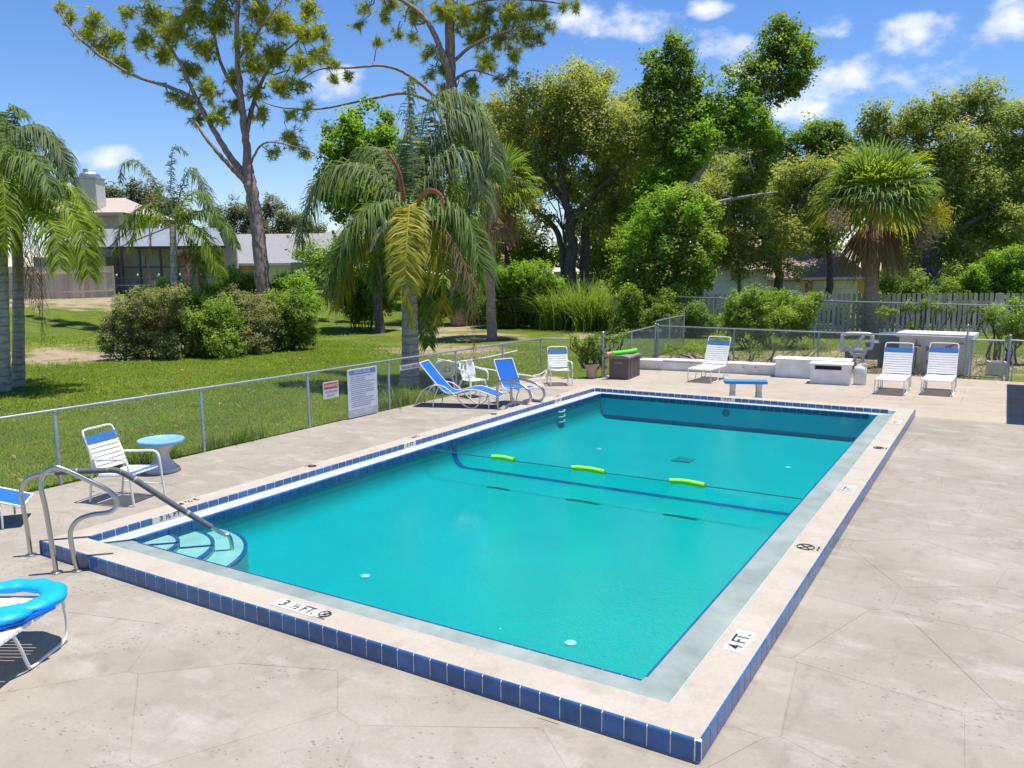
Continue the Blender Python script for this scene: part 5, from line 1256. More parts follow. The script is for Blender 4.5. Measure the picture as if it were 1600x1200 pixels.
for (px, L, d, lb) in ((400, [(350, 340, 18), (375, 330, 20), (400, 345, 20), (425, 325, 20), (445, 340, 18), (465, 345, 14), (340, 352, 14), (410, 362, 18), (375, 358, 18), (440, 360, 18), (480, 355, 12), (500, 360, 12)], 95, 'far pale tree line crown above the grey roof'),
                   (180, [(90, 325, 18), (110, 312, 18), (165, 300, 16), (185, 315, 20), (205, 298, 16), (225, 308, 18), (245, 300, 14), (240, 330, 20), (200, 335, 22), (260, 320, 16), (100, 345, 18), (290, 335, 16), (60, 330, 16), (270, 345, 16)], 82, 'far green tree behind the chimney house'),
                   (650, [(620, 380, 30), (665, 360, 34), (700, 350, 30), (740, 370, 30), (640, 410, 28), (690, 400, 28), (735, 410, 26)], 56, 'shady background tree behind the big pine trunk'),
                   (520, [(480, 395, 20), (505, 410, 22), (530, 400, 24), (560, 390, 24), (590, 385, 24), (615, 395, 24), (500, 430, 20), (545, 425, 22), (585, 420, 24)], 58, 'background tree between the grey roof and the big palm'),
                   (1130, [(1100, 400, 24), (1130, 385, 26), (1165, 395, 26), (1200, 400, 24), (1075, 415, 22), (1235, 405, 20)], 66, 'background tree behind the white truck'),
                   (1010, [(960, 370, 26), (990, 400, 28), (1030, 390, 28), (940, 395, 24), (965, 430, 22), (1000, 440, 22), (925, 430, 18)], 58, 'background tree behind the reeds and the dense tree'),
                   (1080, [(1060, 200, 30), (1095, 230, 32), (1125, 200, 30), (1045, 250, 30), (1150, 245, 30), (1180, 230, 26), (1080, 330, 34), (1120, 350, 34), (1160, 380, 30), (1200, 260, 28)], 62, 'green background tree filling the gap behind the leaning trunk'),
                   (1560, [(1500, 260, 34), (1540, 300, 40), (1590, 280, 40), (1480, 320, 34), (1560, 350, 40), (1610, 350, 40), (1510, 380, 34), (1470, 380, 30), (1600, 400, 34), (1540, 410, 30), (1640, 300, 40)], 58, 'green background tree at the right edge behind the oak'),
                   (880, [(800, 230, 34), (850, 200, 34), (900, 200, 34), (950, 230, 34), (840, 270, 34), (890, 290, 30), (940, 300, 34), (985, 270, 34), (805, 290, 30), (860, 150, 24), (920, 150, 24)], 60, 'olive background tree right behind the broad oak crown'),
                   (785, [(745, 215, 30), (765, 255, 34), (750, 300, 34), (785, 330, 34), (760, 355, 30), (815, 355, 24), (740, 180, 24), (775, 190, 30), (740, 390, 26)], 60, 'olive background tree filling in behind the cabbage palm'),
                   (960, [(920, 360, 26), (950, 340, 30), (985, 320, 34), (1000, 360, 30), (965, 380, 26), (1010, 260, 34), (1040, 230, 34), (1075, 270, 36), (1100, 300, 36), (1130, 270, 34), (900, 395, 20)], 58, 'olive background tree between the oak and the leaning tree'),
                   (1290, [(1165, 270, 34), (1195, 300, 34), (1230, 310, 34), (1265, 330, 34), (1300, 310, 34), (1250, 370, 30), (1215, 350, 30), (1280, 365, 28), (1310, 350, 26), (1320, 280, 28)], 52, 'olive background tree over the ochre garage roof'),
                   (1345, [(1330, 245, 24), (1355, 260, 28), (1390, 270, 30), (1420, 290, 34), (1450, 320, 34), (1330, 300, 26), (1430, 350, 34), (1470, 355, 34), (1420, 400, 30), (1395, 340, 30)], 55, 'olive background tree right behind the sabal palm crown'),
                   (820, [(770, 395, 22), (800, 380, 26), (835, 385, 26), (860, 400, 22), (815, 410, 22), (945, 400, 26), (975, 385, 26), (925, 410, 18), (960, 420, 20)], 62, 'background tree showing through below the olive oak'),
                   (1400, [(1290, 385, 24), (1400, 400, 28), (1430, 380, 30), (1500, 420, 26), (1470, 430, 20), (1395, 435, 16), (1420, 425, 20), (1540, 440, 20)], 60, 'background tree standing behind the dark oak trunks')):
    bb = foot(px, d); q = atd(px, 360, d)
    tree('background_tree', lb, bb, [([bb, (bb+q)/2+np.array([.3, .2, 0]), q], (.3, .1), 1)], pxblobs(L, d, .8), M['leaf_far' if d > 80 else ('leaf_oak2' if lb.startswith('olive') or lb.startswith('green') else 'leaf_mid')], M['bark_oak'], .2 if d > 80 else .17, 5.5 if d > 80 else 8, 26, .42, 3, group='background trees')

# ------------------------------------------------------------------ shrubs and hedges
shrub('shrub', 'sprawling grey-green shrub at the left end of the bush mass', [(170, 535, 18), (190, 505, 26), (215, 480, 26), (235, 520, 30), (255, 490, 28), (205, 540, 22), (262, 545, 20), (270, 465, 20)], 29, 'leaf_grey', .075, 22, 32, .13, group='bushes on the lawn')
shrub('shrub', 'mid green shrub under the small palm trunk', [(290, 500, 28), (300, 540, 22), (325, 510, 30), (318, 550, 16), (350, 535, 26), (345, 490, 26), (295, 470, 20)], 30, 'leaf_mid', .08, 20, 32, .14, group='bushes on the lawn')
shrub('shrub', 'olive shrub in the middle of the bush mass', [(370, 505, 26), (395, 530, 26), (385, 480, 26), (415, 505, 28), (405, 548, 14), (360, 468, 20)], 31, 'leaf_grey', .075, 20, 32, .14, group='bushes on the lawn')
shrub('shrub', 'dark green shrub at the right end of the bush mass', [(440, 510, 28), (460, 485, 28), (470, 520, 20), (448, 535, 18), (430, 475, 22), (480, 500, 14)], 32.5, 'leaf_dark', .085, 20, 34, .15, group='bushes on the lawn')
shrub('shrub', 'bright glossy shrub right beside the pine trunk', [(450, 445, 20), (470, 455, 22), (440, 470, 18), (480, 475, 18)], 36, 'leaf_bright', .10, 18, 30, .16, group='bushes on the lawn')
shrub('shrub', 'dark leafy shrub left of the pine trunk', [(365, 440, 18), (385, 450, 18), (395, 440, 14), (350, 455, 14)], 37.5, 'leaf_mid', .10, 18, 30, .16, group='bushes on the lawn')
shrub('shrub', 'low hedge of mid green leaves in front of the pool cage', [(235, 460, 14), (262, 452, 16), (290, 455, 16), (318, 452, 14), (335, 462, 16), (210, 468, 12)], 38, 'leaf_mid', .09, 18, 30, .15, group='bushes on the lawn')
shrub('shrub', 'dark shrub in the shade left of the big palm trunk', [(545, 465, 24), (570, 445, 26), (560, 480, 18), (595, 460, 26), (600, 430, 22), (530, 440, 18), (580, 478, 16)], 43, 'leaf_dark', .11, 15, 30, .2, group='shady hedge shrubs')
shrub('shrub', 'dark shrub between the big palm and the second pine', [(670, 455, 26), (690, 475, 20), (660, 480, 16), (735, 460, 22), (645, 440, 18), (740, 485, 18)], 48, 'leaf_dark', .12, 13, 30, .22, group='shady hedge shrubs')
shrub('shrub', 'tall hedge shrub with bright top left of the reeds', [(765, 480, 22), (775, 450, 22), (800, 490, 22), (805, 455, 24), (830, 480, 24), (835, 500, 16), (785, 505, 12)], 44, 'leaf_dark', .11, 16, 32, .2, group='shady hedge shrubs')
shrub('shrub', 'bright green shrub rising above the shady hedge', [(800, 432, 18), (825, 425, 18), (850, 435, 20), (868, 450, 16), (780, 430, 12)], 43.6, 'leaf_bright', .11, 16, 30, .18, group='shady hedge shrubs')
shrub('shrub', 'rounded green shrub behind the far chain link fence', [(1150, 478, 20), (1175, 468, 20), (1200, 470, 22), (1228, 472, 22), (1160, 500, 20), (1195, 500, 24), (1232, 500, 22), (1258, 485, 20), (1252, 508, 14), (1140, 500, 12), (1275, 465, 12), (1150, 518, 14), (1185, 522, 16), (1220, 522, 16), (1250, 522, 12)], 31, 'leaf_mid', .07, 22, 34, .13)
shrub('shrub', 'dark undergrowth below the dense tree', [(985, 490, 20), (1010, 500, 18), (1040, 492, 20), (970, 510, 14), (1065, 500, 18), (1090, 490, 18), (1110, 505, 14), (1035, 470, 16), (985, 465, 18)], 36.5, 'leaf_dark', .09, 18, 32, .16)
shrub('shrub', 'bright green bush above the picket fence at the right edge', [(1530, 430, 20), (1555, 415, 22), (1585, 405, 24), (1560, 440, 22), (1595, 435, 26), (1610, 410, 22), (1535, 450, 14), (1515, 440, 10), (1580, 458, 16)], 41, 'leaf_bright', .10, 18, 32, .17)
shrub('shrub', 'dark hedge standing right behind the picket fence', [(1385, 440, 20), (1405, 470, 24), (1430, 445, 20), (1450, 475, 24), (1485, 455, 22), (1500, 480, 24), (1530, 475, 20), (1555, 480, 24), (1590, 475, 24), (1620, 480, 24), (1380, 490, 20), (1430, 495, 18), (1475, 500, 16), (1530, 500, 18), (1580, 500, 18), (1640, 460, 26), (1290, 485, 18), (1320, 490, 18), (1345, 480, 16)], 41.5, 'leaf_dark', .11, 12, 30, .2)
shrub('vine', 'leafy vine climbing on the tall fence at the right edge', [(1560, 490, 14), (1580, 500, 16), (1595, 480, 14), (1590, 520, 18), (1560, 515, 10), (1605, 510, 18), (1545, 497, 8)], 25.0, 'leaf_mid', .06, 26, 22, .11, cat='vine')
shrub('vine', 'thin yellow-green vine strung along the tall fence rail', [(1415, 478, 7), (1430, 482, 8), (1448, 477, 8), (1465, 482, 8), (1485, 481, 7), (1380, 489, 8), (1395, 488, 7), (1520, 482, 7), (1535, 484, 6), (1425, 508, 7)], 27.6, 'reed', .06, 40, 18, .09, cat='vine')
shrub('weeds', 'weedy plants growing on the mulch behind the far fence', [(1080, 545, 10), (1110, 548, 8), (1140, 540, 10), (1180, 545, 12), (1215, 535, 12), (1255, 538, 12), (1290, 542, 10), (1045, 545, 8)], 26.6, 'leaf_mid', .05, 26, 18, .1, cat='plant', flat=.1)
# potted shrub
t = shrub('potted_shrub', 'small green shrub growing in the tan pot by the fence', [(915, 552, 12), (930, 545, 13), (940, 560, 9), (905, 540, 9), (925, 530, 9), (960, 530, 7, .7), (975, 522, 6, .6), (895, 528, 7, .7), (945, 528, 7)], 22.9, 'leaf_mid', .06, 44, 20, .08, zb=.3, cat='plant', cut=False)
t = thing('plant_pot', 'tan plastic plant pot beside the thick fence post', 'plant pot', (-1.07, 16.0, 0))
mb = MB(); mb.lathe([(.13, .002), (.19, .33), (.215, .335), (.215, .40), (.195, .40), (.185, .36), (.02, .355)], n=20); mb.build('pot', M['terracotta'], t, True)

# ------------------------------------------------------------------ blades: reeds and fence-side tufts
def blades(roots, h, lean, w, tint, segs=3):
    k = len(roots); az = rng.uniform(0, 2*math.pi, k); d = np.stack([np.cos(az), np.sin(az), np.zeros(k)], 1); s = np.stack([-np.sin(az), np.cos(az), np.zeros(k)], 1)
    V = []; rows = []
    for i in range(segs+1):
        u = i/segs; c = roots+d*(lean*h*u*u)[:, None]+np.array([0, 0, 1])*(h*(u-.35*lean*u*u*u))[:, None]; ww = (w*(1-u**1.5)*.5)[:, None]
        rows.append((c-s*ww, c+s*ww))
    quads = []
    for i in range(segs): quads.append(np.stack([rows[i][0], rows[i][1], rows[i+1][1], rows[i+1][0]], 1))
    return np.concatenate(quads).reshape(-1, 3), np.tile(tint, segs)
def clump(name, label, base, n_, spread, h, lean, w, mat, cat='plant', group=None):
    base = np.array(base, float); t = thing(name, label, cat, base, group=group)
    r_ = rng.normal(size=(n_, 3))*np.array([spread, spread, 0]); V, T = blades(r_, h*rng.uniform(.5, 1.1, n_), lean*rng.uniform(.2, 1.4, n_), np.full(n_, w), np.clip(rng.normal(.5, .25, n_), 0, 1), 4)
    tag(link('blades', tinted('blades', V, 4, T, M[mat]), t), kind='stuff'); return t
for (px, py, s_, n_, lb) in ((880, 510, .5, 420, 'big clump of tall arching reeds beside the hedge'), (925, 512, .5, 420, 'tall reed clump next to the fence corner'), (905, 505, .45, 300, 'yellowing reed clump behind the other two')):
    p = at(px, py+3, 0); clump('reed_clump', lb, (p[0], p[1], -.03), int(n_*1.3), s_, 3.2, 1.15, .055, 'reed', group='reeds behind the fence')
p = at(1100, 520); clump('reed_clump', 'grassy clump hanging behind the back fence stub', (p[0], p[1], 0), 120, .35, 1.6, .8, .045, 'reed')
k = 0
for (y, s_, h) in ((2.9, .10, .42), (3.2, .12, .5), (3.75, .1, .35), (4.6, .13, .45), (5.1, .12, .4), (5.6, .14, .38), (9.3, .2, .6), (9.7, .2, .7), (10.1, .2, .6), (8.9, .15, .45)):
    names = ['grass tuft behind the round table', 'second grass tuft behind the round table', 'spiky tuft before the second fence post', 'tuft just past the second fence post', 'wide tuft between two fence posts', 'last low tuft before the warning sign', 'strappy plant at the notice strip', 'biggest strappy plant below the big palm', 'strappy plant behind the blue lounger', 'dark tuft beside the rules board']
    clump('grass_tuft', names[k], (LX-.28+rng.uniform(-.1, .1), y, -.03), 90, s_, h, .8, .014, 'grass' if k < 6 else 'palm_green', group='tufts along the chain link fence'); k += 1

# ------------------------------------------------------------------ palms
def frond_mesh(path, n_, ll, w, droop, mat, base, fwd=.55, jit=.15, start=.1, rach=.02, rmat=None):
    P = np.array(spline(path, 30)); m = len(P)
    seg = np.linalg.norm(np.diff(P, axis=0), axis=1); cum = np.concatenate([[0], np.cumsum(seg)]); cum /= cum[-1]
    V = []; Fq = []; T = []
    rb = MB(); rb.tube(list(P), [rach*(1-.85*i/(m-1)) for i in range(m)], 5)
    V += [np.array(v) for v in rb.v]; Fq += list(rb.f); T += [.8]*len(rb.f)
    for i in range(n_):
        u = start+(1-start)*(i+rng.uniform(-.4, .4))/n_; u = min(max(u, start), 1)
        p = np.array([np.interp(u, cum, P[:, k]) for k in range(3)]); q = np.array([np.interp(min(1, u+.03), cum, P[:, k]) for k in range(3)]); o_ = np.array([np.interp(max(0, u-.03), cum, P[:, k]) for k in range(3)])
        tg = unit(q-o_); sd = np.cross(tg, (0, 0, 1))
        if np.linalg.norm(sd) < .15: sd = np.cross(tg, unit(np.array([fw[1], -fw[0], 0])+.01))
        sd = unit(sd); un = np.cross(sd, tg)
        for s in (-1, 1):
            L_ = 1.08*ll*(math.sin(math.pi*(.18+.74*u))**.7)*rng.uniform(.8, 1.15)
            D = unit(sd*s*1.0+tg*(fwd+rng.normal()*jit)+un*(rng.normal()*.35+.15)); dr = droop*rng.uniform(.7, 1.3)
            c1 = p+D*L_*.5+np.array([0, 0, -dr*L_*.22]); c2 = p+D*L_*.85+np.array([0, 0, -dr*L_*.8])
            wv = unit(np.cross(D, un)+rng.normal(size=3)*.25)*w*.5
            b = len(V); V += [p-wv*.5, p+wv*.5, c1+wv, c1-wv, c2]; Fq += [(b, b+1, b+2, b+3), (b+3, b+2, b+4)]
            tt = float(np.clip(rng.normal(.45, .22), 0, 1)); T += [tt, tt]
    return tinted('frond', np.array(V)-base, 4, np.array(T), mat, Fq)
def trunk_mesh(t, path, r, mat, base, name='trunk', n_=14):
    P = spline(path, 30); m = len(P); mb = MB(); rr = [np.interp(i/(m-1), np.linspace(0, 1, len(r)), r)*(1+.035*((i % 2)*2-1)) for i in range(m)]
    mb.tube(P, rr, n_); mb.build(name, mat, t, True, world=True)
def pxp(L, D): return [atd(a, b, D+(c[0] if c else 0)) for a, b, *c in L]
def radial(c, az, el, L_, sag, n_=5):
    """arching frond path from crown c"""
    h = np.array([math.cos(az), math.sin(az), 0]); res = []
    for i in range(n_):
        u = i/(n_-1); res.append(np.array(c)+h*L_*u*math.cos(el)*(1-.18*u)+np.array([0, 0, L_*(u*math.sin(el)-sag*u*u)]))
    return res
# the big queen palm behind the fence
QD = 21.9; qb = np.array([-4.93, 12.58, -.05]); qc = atd(642, 335, QD)
t = thing('queen_palm', 'big queen palm with long drooping fronds right behind the chain link fence', 'palm tree', qb)
trunk_mesh(t, [qb, atd(641, 560, QD), atd(640, 470, QD), atd(641, 390, QD), qc+np.array([0, 0, .15])], [.30, .235, .21, .20, .17], M['bark_palm'], qb)
for path, mt, n_, ll, dr in [
    ([(642, 335), (640, 322, -1.2), (636, 375, -2.1), (634, 440, -2.3), (640, 508, -2.2)], 'palm_yellow', 84, .60, .45),
    ([(640, 332), (620, 300, -.3), (570, 258, -.4), (515, 265, -.4), (482, 320, -.4), (468, 375, -.4)], 'palm_grey', 74, .85, 1.0),
    ([(638, 335), (605, 325, -.7), (560, 345, -1.0), (530, 390, -1.2), (508, 460, -1.2)], 'palm_green', 66, .8, .9),
    ([(638, 335), (600, 345, -.4), (560, 390, -.5), (540, 430, -.6), (525, 480, -.6)], 'palm_yellow', 60, .75, .8),
    ([(645, 330), (645, 250, .2), (640, 190, .2), (638, 140, .1), (645, 120, 0)], 'palm_grey', 64, .75, 1.2),
    ([(648, 330), (665, 240, .3), (695, 180, .3), (735, 170, .2), (765, 210, .1), (772, 255, 0)], 'palm_grey', 80, .95, 1.15),
    ([(648, 330), (660, 260, .6), (690, 215, .8), (730, 200, .9), (762, 225, .9), (772, 270, .8)], 'palm_green', 80, .95, 1.1),
    ([(648, 330), (668, 280, -.2), (700, 235, -.3), (735, 240, -.3), (750, 290, -.3), (752, 330, -.3)], 'palm_grey', 70, .85, 1.1),
    ([(648, 332), (680, 310, -.5), (725, 330, -.8), (745, 385, -.9), (750, 445, -.9)], 'palm_green', 68, .8, .95),
    ([(648, 335), (685, 330, .1), (715, 360, .2), (725, 420, .3), (722, 480, .3)], 'palm_green', 60, .7, .9),
    ([(646, 338), (672, 350, -.6), (690, 410, -.8), (690, 470, -.8), (680, 510, -.8)], 'palm_yellow', 52, .55, .8),
    ([(640, 338), (612, 350, .5), (590, 400, .8), (585, 450, .9)], 'palm_green', 50, .7, .9),
    ([(645, 335), (655, 380, .6), (660, 460, .7), (670, 540, .6)], 'palm_green', 56, .55, .8),
    ([(646, 330), (655, 230, .5), (672, 160, .6), (705, 140, .6), (745, 165, .6), (768, 215, .6)], 'palm_grey', 80, .9, 1.2),
    ([(643, 332), (615, 320, -.9), (580, 320, -1.4), (548, 350, -1.6), (530, 400, -1.7)], 'palm_green', 66, .75, .95),
    ([(643, 330), (630, 280, .9), (600, 235, 1.6), (570, 235, 2.2), (545, 280, 2.4)], 'palm_grey', 60, .8, 1.0),
    ([(646, 330), (670, 300, 1.0), (700, 280, 1.8), (725, 310, 2.2), (735, 360, 2.3)], 'palm_green', 60, .8, 1.0)]:
    link('frond', frond_mesh(pxp(path, QD), int(n_*2.7), ll*1.15, .046, dr, M[mt], qb), t)
link('frond', frond_mesh(pxp([(650, 338), (690, 355, -1.0), (718, 395, -1.4), (735, 450, -1.6), (740, 550, -1.6)], QD), 60, .38, .022, 1.6, M['palm_brown'], qb, jit=.3), t)['label'] = 'dry brown frond hanging to the fence'
def spathe(path, w, mat):
    P = np.array(spline(path, 14)); m = len(P); mb = MB(); V = []
    vw = unit(CAM-P.mean(0))
    for i, p in enumerate(P):
        tg = unit(P[min(i+1, m-1)]-P[max(i-1, 0)]); sd = unit(np.cross(tg, vw)); u = i/(m-1); ww = w*math.sin(math.pi*min(1, .12+.88*u))**.7
        V += [p-sd*ww, p+vw*ww*.5*(-1), p+sd*ww]
    mb.add(V, [(3*i+j, 3*i+j+1, 3*i+3+j+1, 3*i+3+j) for i in range(m-1) for j in (0, 1)])
    o = mb.build('spathe', mat, t, True, world=True); o.modifiers.new('thick', 'SOLIDIFY').thickness = .012; return o
spathe(pxp([(632, 335, -.9), (629, 300, -1.2), (621, 265, -1.3), (600, 232, -1.3)], QD), .06, M['spathe'])['label'] = 'upright reddish brown spathe'
spathe(pxp([(652, 335, -.9), (656, 312, -1.3), (670, 298, -1.5), (688, 305, -1.6), (694, 332, -1.6)], QD), .06, M['spathe'])['label'] = 'hooked reddish brown spathe'
spathe(pxp([(640, 337, -1.0), (612, 345, -1.5), (590, 365, -1.7), (578, 395, -1.7)], QD), .07, M['spathe_grey'])
# the small palm among the bushes
SD = 30.5; sb = foot(275, SD); scn = atd(270, 352, SD)
t = thing('queen_palm', 'slim grey-trunked palm rising out of the bush mass', 'palm tree', sb)
trunk_mesh(t, [sb, atd(275, 500, SD), atd(272, 420, SD), scn], [.17, .14, .13, .12], M['bark_palm'], sb)
for path, mt, n_, ll, dr in [
    ([(270, 350), (267, 300), (268, 250), (275, 228), (293, 240)], 'palm_grey', 40, .40, 1.0), ([(268, 350), (245, 290, -.3), (215, 252, -.4), (192, 258, -.4), (188, 285, -.4)], 'palm_grey', 48, .5, 1.0),
    ([(268, 352), (235, 320, -.4), (205, 335, -.5), (185, 365, -.5), (180, 395, -.5)], 'palm_green', 54, .62, .9), ([(272, 350), (285, 290, .2), (300, 262, .2), (318, 290, .2), (325, 330, .2)], 'palm_grey', 48, .6, 1.0),
    ([(272, 352), (305, 330, .2), (340, 340, .2), (362, 365, .2), (368, 385, .2)], 'palm_green', 50, .6, .9), ([(272, 355), (300, 350, -.5), (325, 375, -.6), (338, 410, -.6), (340, 435, -.6)], 'palm_lime', 54, .65, .9),
    ([(266, 352), (240, 335, .5), (215, 350, .7), (200, 390, .8)], 'palm_lime', 46, .6, .9), ([(272, 350), (290, 310, -.5), (315, 300, -.7), (335, 325, -.7), (345, 355, -.7)], 'palm_green', 44, .55, .9), ([(272, 355), (290, 365, .4), (308, 400, .5), (312, 450, .5)], 'palm_green', 40, .5, .9)]:
    link('frond', frond_mesh(pxp(path, SD), int(n_*2.2), ll, .05, dr, M[mt], sb), t)
link('frond', frond_mesh(pxp([(266, 355), (245, 345, -.3), (235, 375, -.4), (232, 420, -.4), (238, 470, -.4)], SD), 36, .25, .02, 1.4, M['palm_brown'], sb, jit=.3), t)['label'] = 'dry brown frond'
link('frond', frond_mesh(pxp([(274, 356), (284, 360, .3), (290, 400, .4), (292, 450, .4)], SD), 26, .22, .02, 1.4, M['palm_brown'], sb, jit=.3), t)
for (px, py, d_, lb) in ((304, 400, 31.0, 'short leaning palm stem right of the slim palm'), (290, 395, 31.6, 'dark palm stem behind the slim palm')):
    b_ = foot(px+4, d_); t = thing('palm_stem', lb, 'palm tree', b_); trunk_mesh(t, [b_, atd(px+3, 450, d_), atd(px, py, d_)], [.13, .11, .10], M['bark_sabal'], b_)
    for k in range(5): link('frond', frond_mesh(radial(atd(px, py, d_), rng.uniform(0, 6.28), .5, 1.3, .9), 24, .3, .024, 1.0, M['palm_green' if k % 2 else 'palm_brown'], b_), t)
# palms at the left edge
for (bx2, by2, D_, topx, topy, lb, fr) in (
    (28, 604, 21.5, 26, 330, 'yellow-green queen palm with thicker trunk at the left edge', [
        ([(26, 332), (55, 300, -.5), (95, 310, -.7), (125, 360, -.8), (138, 430, -.8)], 'palm_lime', 70, .75, .8), ([(26, 332), (60, 285, .2), (105, 290, .3), (135, 330, .3), (150, 375, .3)], 'palm_lime', 66, .7, .85),
        ([(24, 332), (10, 290, -.8), (-10, 310, -1.2), (-30, 370, -1.3)], 'palm_lime', 60, .8, .8), ([(26, 330), (45, 270, .6), (75, 240, .8), (98, 250, .9), (108, 285, .9)], 'palm_grey', 60, .7, 1.1),
        ([(25, 330), (20, 250, .2), (10, 200, .3), (-10, 180, .4)], 'palm_green', 60, .8, 1.0), ([(27, 335), (60, 330, -1.2), (85, 360, -1.6), (95, 420, -1.7)], 'palm_lime', 56, .7, .85),
        ([(24, 335), (0, 330, -1.4), (-20, 370, -1.8), (-30, 430, -1.9)], 'palm_lime', 50, .7, .85), ([(26, 330), (40, 250, -.2), (60, 205, -.3), (85, 215, -.3), (100, 250, -.3)], 'palm_grey', 56, .6, 1.1),
        ([(26, 330), (50, 310, 1.2), (75, 320, 1.8), (90, 365, 2.0)], 'palm_green', 50, .7, .9), ([(24, 330), (5, 270, .8), (-20, 250, 1.4), (-50, 280, 1.6)], 'palm_green', 50, .7, .9)]),
    (6, 612, 20.8, 0, 250, 'taller queen palm cut by the left edge of the picture', [
        ([(0, 250), (25, 205, 0), (60, 195, 0), (90, 225, 0), (105, 265, 0)], 'palm_grey', 66, .7, 1.1), ([(0, 250), (30, 235, -.6), (60, 255, -.8), (80, 300, -.9)], 'palm_green', 56, .7, .95),
        ([(0, 250), (-10, 190, .2), (-40, 160, .2), (-80, 180, .2)], 'palm_green', 56, .7, 1.0), ([(0, 252), (20, 250, .7), (45, 280, 1.1), (55, 335, 1.2)], 'palm_green', 54, .7, .95),
        ([(0, 250), (10, 190, .4), (20, 165, .5), (40, 180, .5)], 'palm_green', 44, .6, 1.0), ([(-2, 252), (-30, 240, -.8), (-60, 270, -1.1), (-80, 330, -1.2)], 'palm_lime', 54, .7, .9), ([(0, 254), (5, 280, -1.0), (8, 340, -1.3), (5, 390, -1.4)], 'palm_lime', 54, .65, .9)])):
    b_ = at(bx2, by2, 0); b_[2] = gz(b_[0], b_[1])-.05; t = thing('queen_palm', lb, 'palm tree', b_)
    trunk_mesh(t, [b_, atd((bx2+topx)/2+2, 500, D_), atd(topx, topy, D_)], [.19, .15, .135, .125], M['bark_palm'], b_)
    for path, mt, n_, ll, dr in fr: link('frond', frond_mesh(pxp(path, D_), int(n_*2.1), ll, .044, dr, M[mt], b_), t)
    if bx2 > 20:
        for p_ in ([(28, 345, -.4), (50, 350, -.5), (62, 400, -.6), (66, 470, -.6), (66, 530, -.6)], [(28, 345, -.2), (42, 355, -.3), (50, 410, -.3), (56, 480, -.3)], [(24, 345), (30, 370, -.3), (38, 420, -.4), (40, 470, -.4)]):
            link('flower_stalk', frond_mesh(pxp(p_, D_), 44, .30, .016, 2.2, M['palm_brown'], b_, jit=.4), t)
# fan palms
def fan_leaf(c, out_dir, pet, rad, mat, base, n_=26, spread=2.5, droop=.5, w=.05):
    c = np.array(c, float); od = unit(np.array(out_dir, float)); tip = c+od*pet
    sd = np.cross(od, (0, 0, 1)); sd = unit(sd) if np.linalg.norm(sd) > .05 else np.array([1., 0, 0]); un = np.cross(sd, od)
    V = []; Fq = []; T = []
    rb = MB(); rb.tube([c, c+od*pet*.5+np.array([0, 0, .03]), tip], [.022, .016, .012], 4); V += [np.array(v) for v in rb.v]; Fq += list(rb.f); T += [.6]*len(rb.f)
    for i in range(n_):
        a = -spread/2*1.0+spread*i/(n_-1); a += rng.normal()*.03
        D = unit(od*math.cos(a)+sd*math.sin(a)+un*(.10*abs(math.sin(a))+rng.normal()*.05)); L_ = rad*(.72+.28*math.cos(a*.8))*rng.uniform(.9, 1.08)
        p1 = tip+D*L_*.45+np.array([0, 0, -droop*L_*.06]); p2 = tip+D*L_*.8+np.array([0, 0, -droop*L_*.28]); p3 = tip+D*L_*.97+np.array([0, 0, -droop*L_*.62])
        wv = unit(np.cross(D, un)+un*rng.normal()*.2)*w*.5; b = len(V)
        V += [tip-wv*.25, tip+wv*.25, p1+wv, p1-wv, p2+wv*.7, p2-wv*.7, p3]; Fq += [(b, b+1, b+2, b+3), (b+3, b+2, b+4, b+5), (b+5, b+4, b+6)]
        tt = float(np.clip(rng.normal(.45, .2), 0, 1)); T += [tt]*3
    return tinted('fan_leaf', np.array(V)-base, 4, np.array(T), mat, Fq)
def fan_palm(name, label, base, crown, tr_path, tr_r, nleaf, pet, rad, dead=0, tmat='bark_sabal', w=.06):
    base = np.array(base, float); t = thing(name, label, 'palm tree', base); trunk_mesh(t, tr_path, tr_r, M[tmat], base)
    for i in range(nleaf):
        el = math.asin(-.40+1.38*(i+.5)/nleaf); az = i*2.39996+rng.normal()*.15
        d = np.array([math.cos(az)*math.cos(el), math.sin(az)*math.cos(el), math.sin(el)])
        link('fan_leaf', fan_leaf(crown+d*.12, d, pet*rng.uniform(.8, 1.1), rad*rng.uniform(.85, 1.1), M['palm_lime' if rng.random() < .25 else ('palm_green' if el > -.1 else 'palm_yellow')], base, 26, 2.7, .75-.45*max(0, el), w), t)
    for i in range(dead):
        az = i*2.39996+.6; d = np.array([math.cos(az)*.62, math.sin(az)*.62, -.78])
        link('dead_leaf', fan_leaf(crown+np.array([0, 0, -.45-.22*(i % 3)]), d, pet*.7, rad*.95, M['palm_brown'], base, 20, 1.3, 1.1, w*.8), t)
    return t
PD = 36.5
pb_ = at(1362, 522, 0); pcr = atd(1370, 312, PD)
t = fan_palm('sabal_palm', 'stout sabal palm with round fan crown and brown skirt before the picket fence', pb_, pcr, [pb_, atd(1362, 470, PD), atd(1363, 400, PD), pcr], [.34, .30, .31, .28], 60, 1.25, 1.8, 14, w=.085)
def spray(t, base, L, depth, mat, n_=220, ln=.3):
    for (px, py, r) in L:
        c = atd(px, py, depth); R_ = r*depth/F_PX; P = c+rng.normal(size=(n_, 3))*R_*np.array([.36, .36, .55]); link('blossoms', tinted('blossoms', leaves(P-base, ln, .0, .12), 4, np.clip(rng.normal(.5, .25, n_), 0, 1), M[mat]), t)
spray(t, pb_, [(1470, 342, 26), (1462, 330, 18)], PD-1.2, 'flower_yellow', 420, .26)
spray(t, pb_, [(1310, 345, 22), (1446, 360, 22), (1440, 380, 16)], PD-1.6, 'flower_pink', 300, .26)
CD = 36.0
cb_ = foot(768, CD); ccr = atd(775, 290, CD)
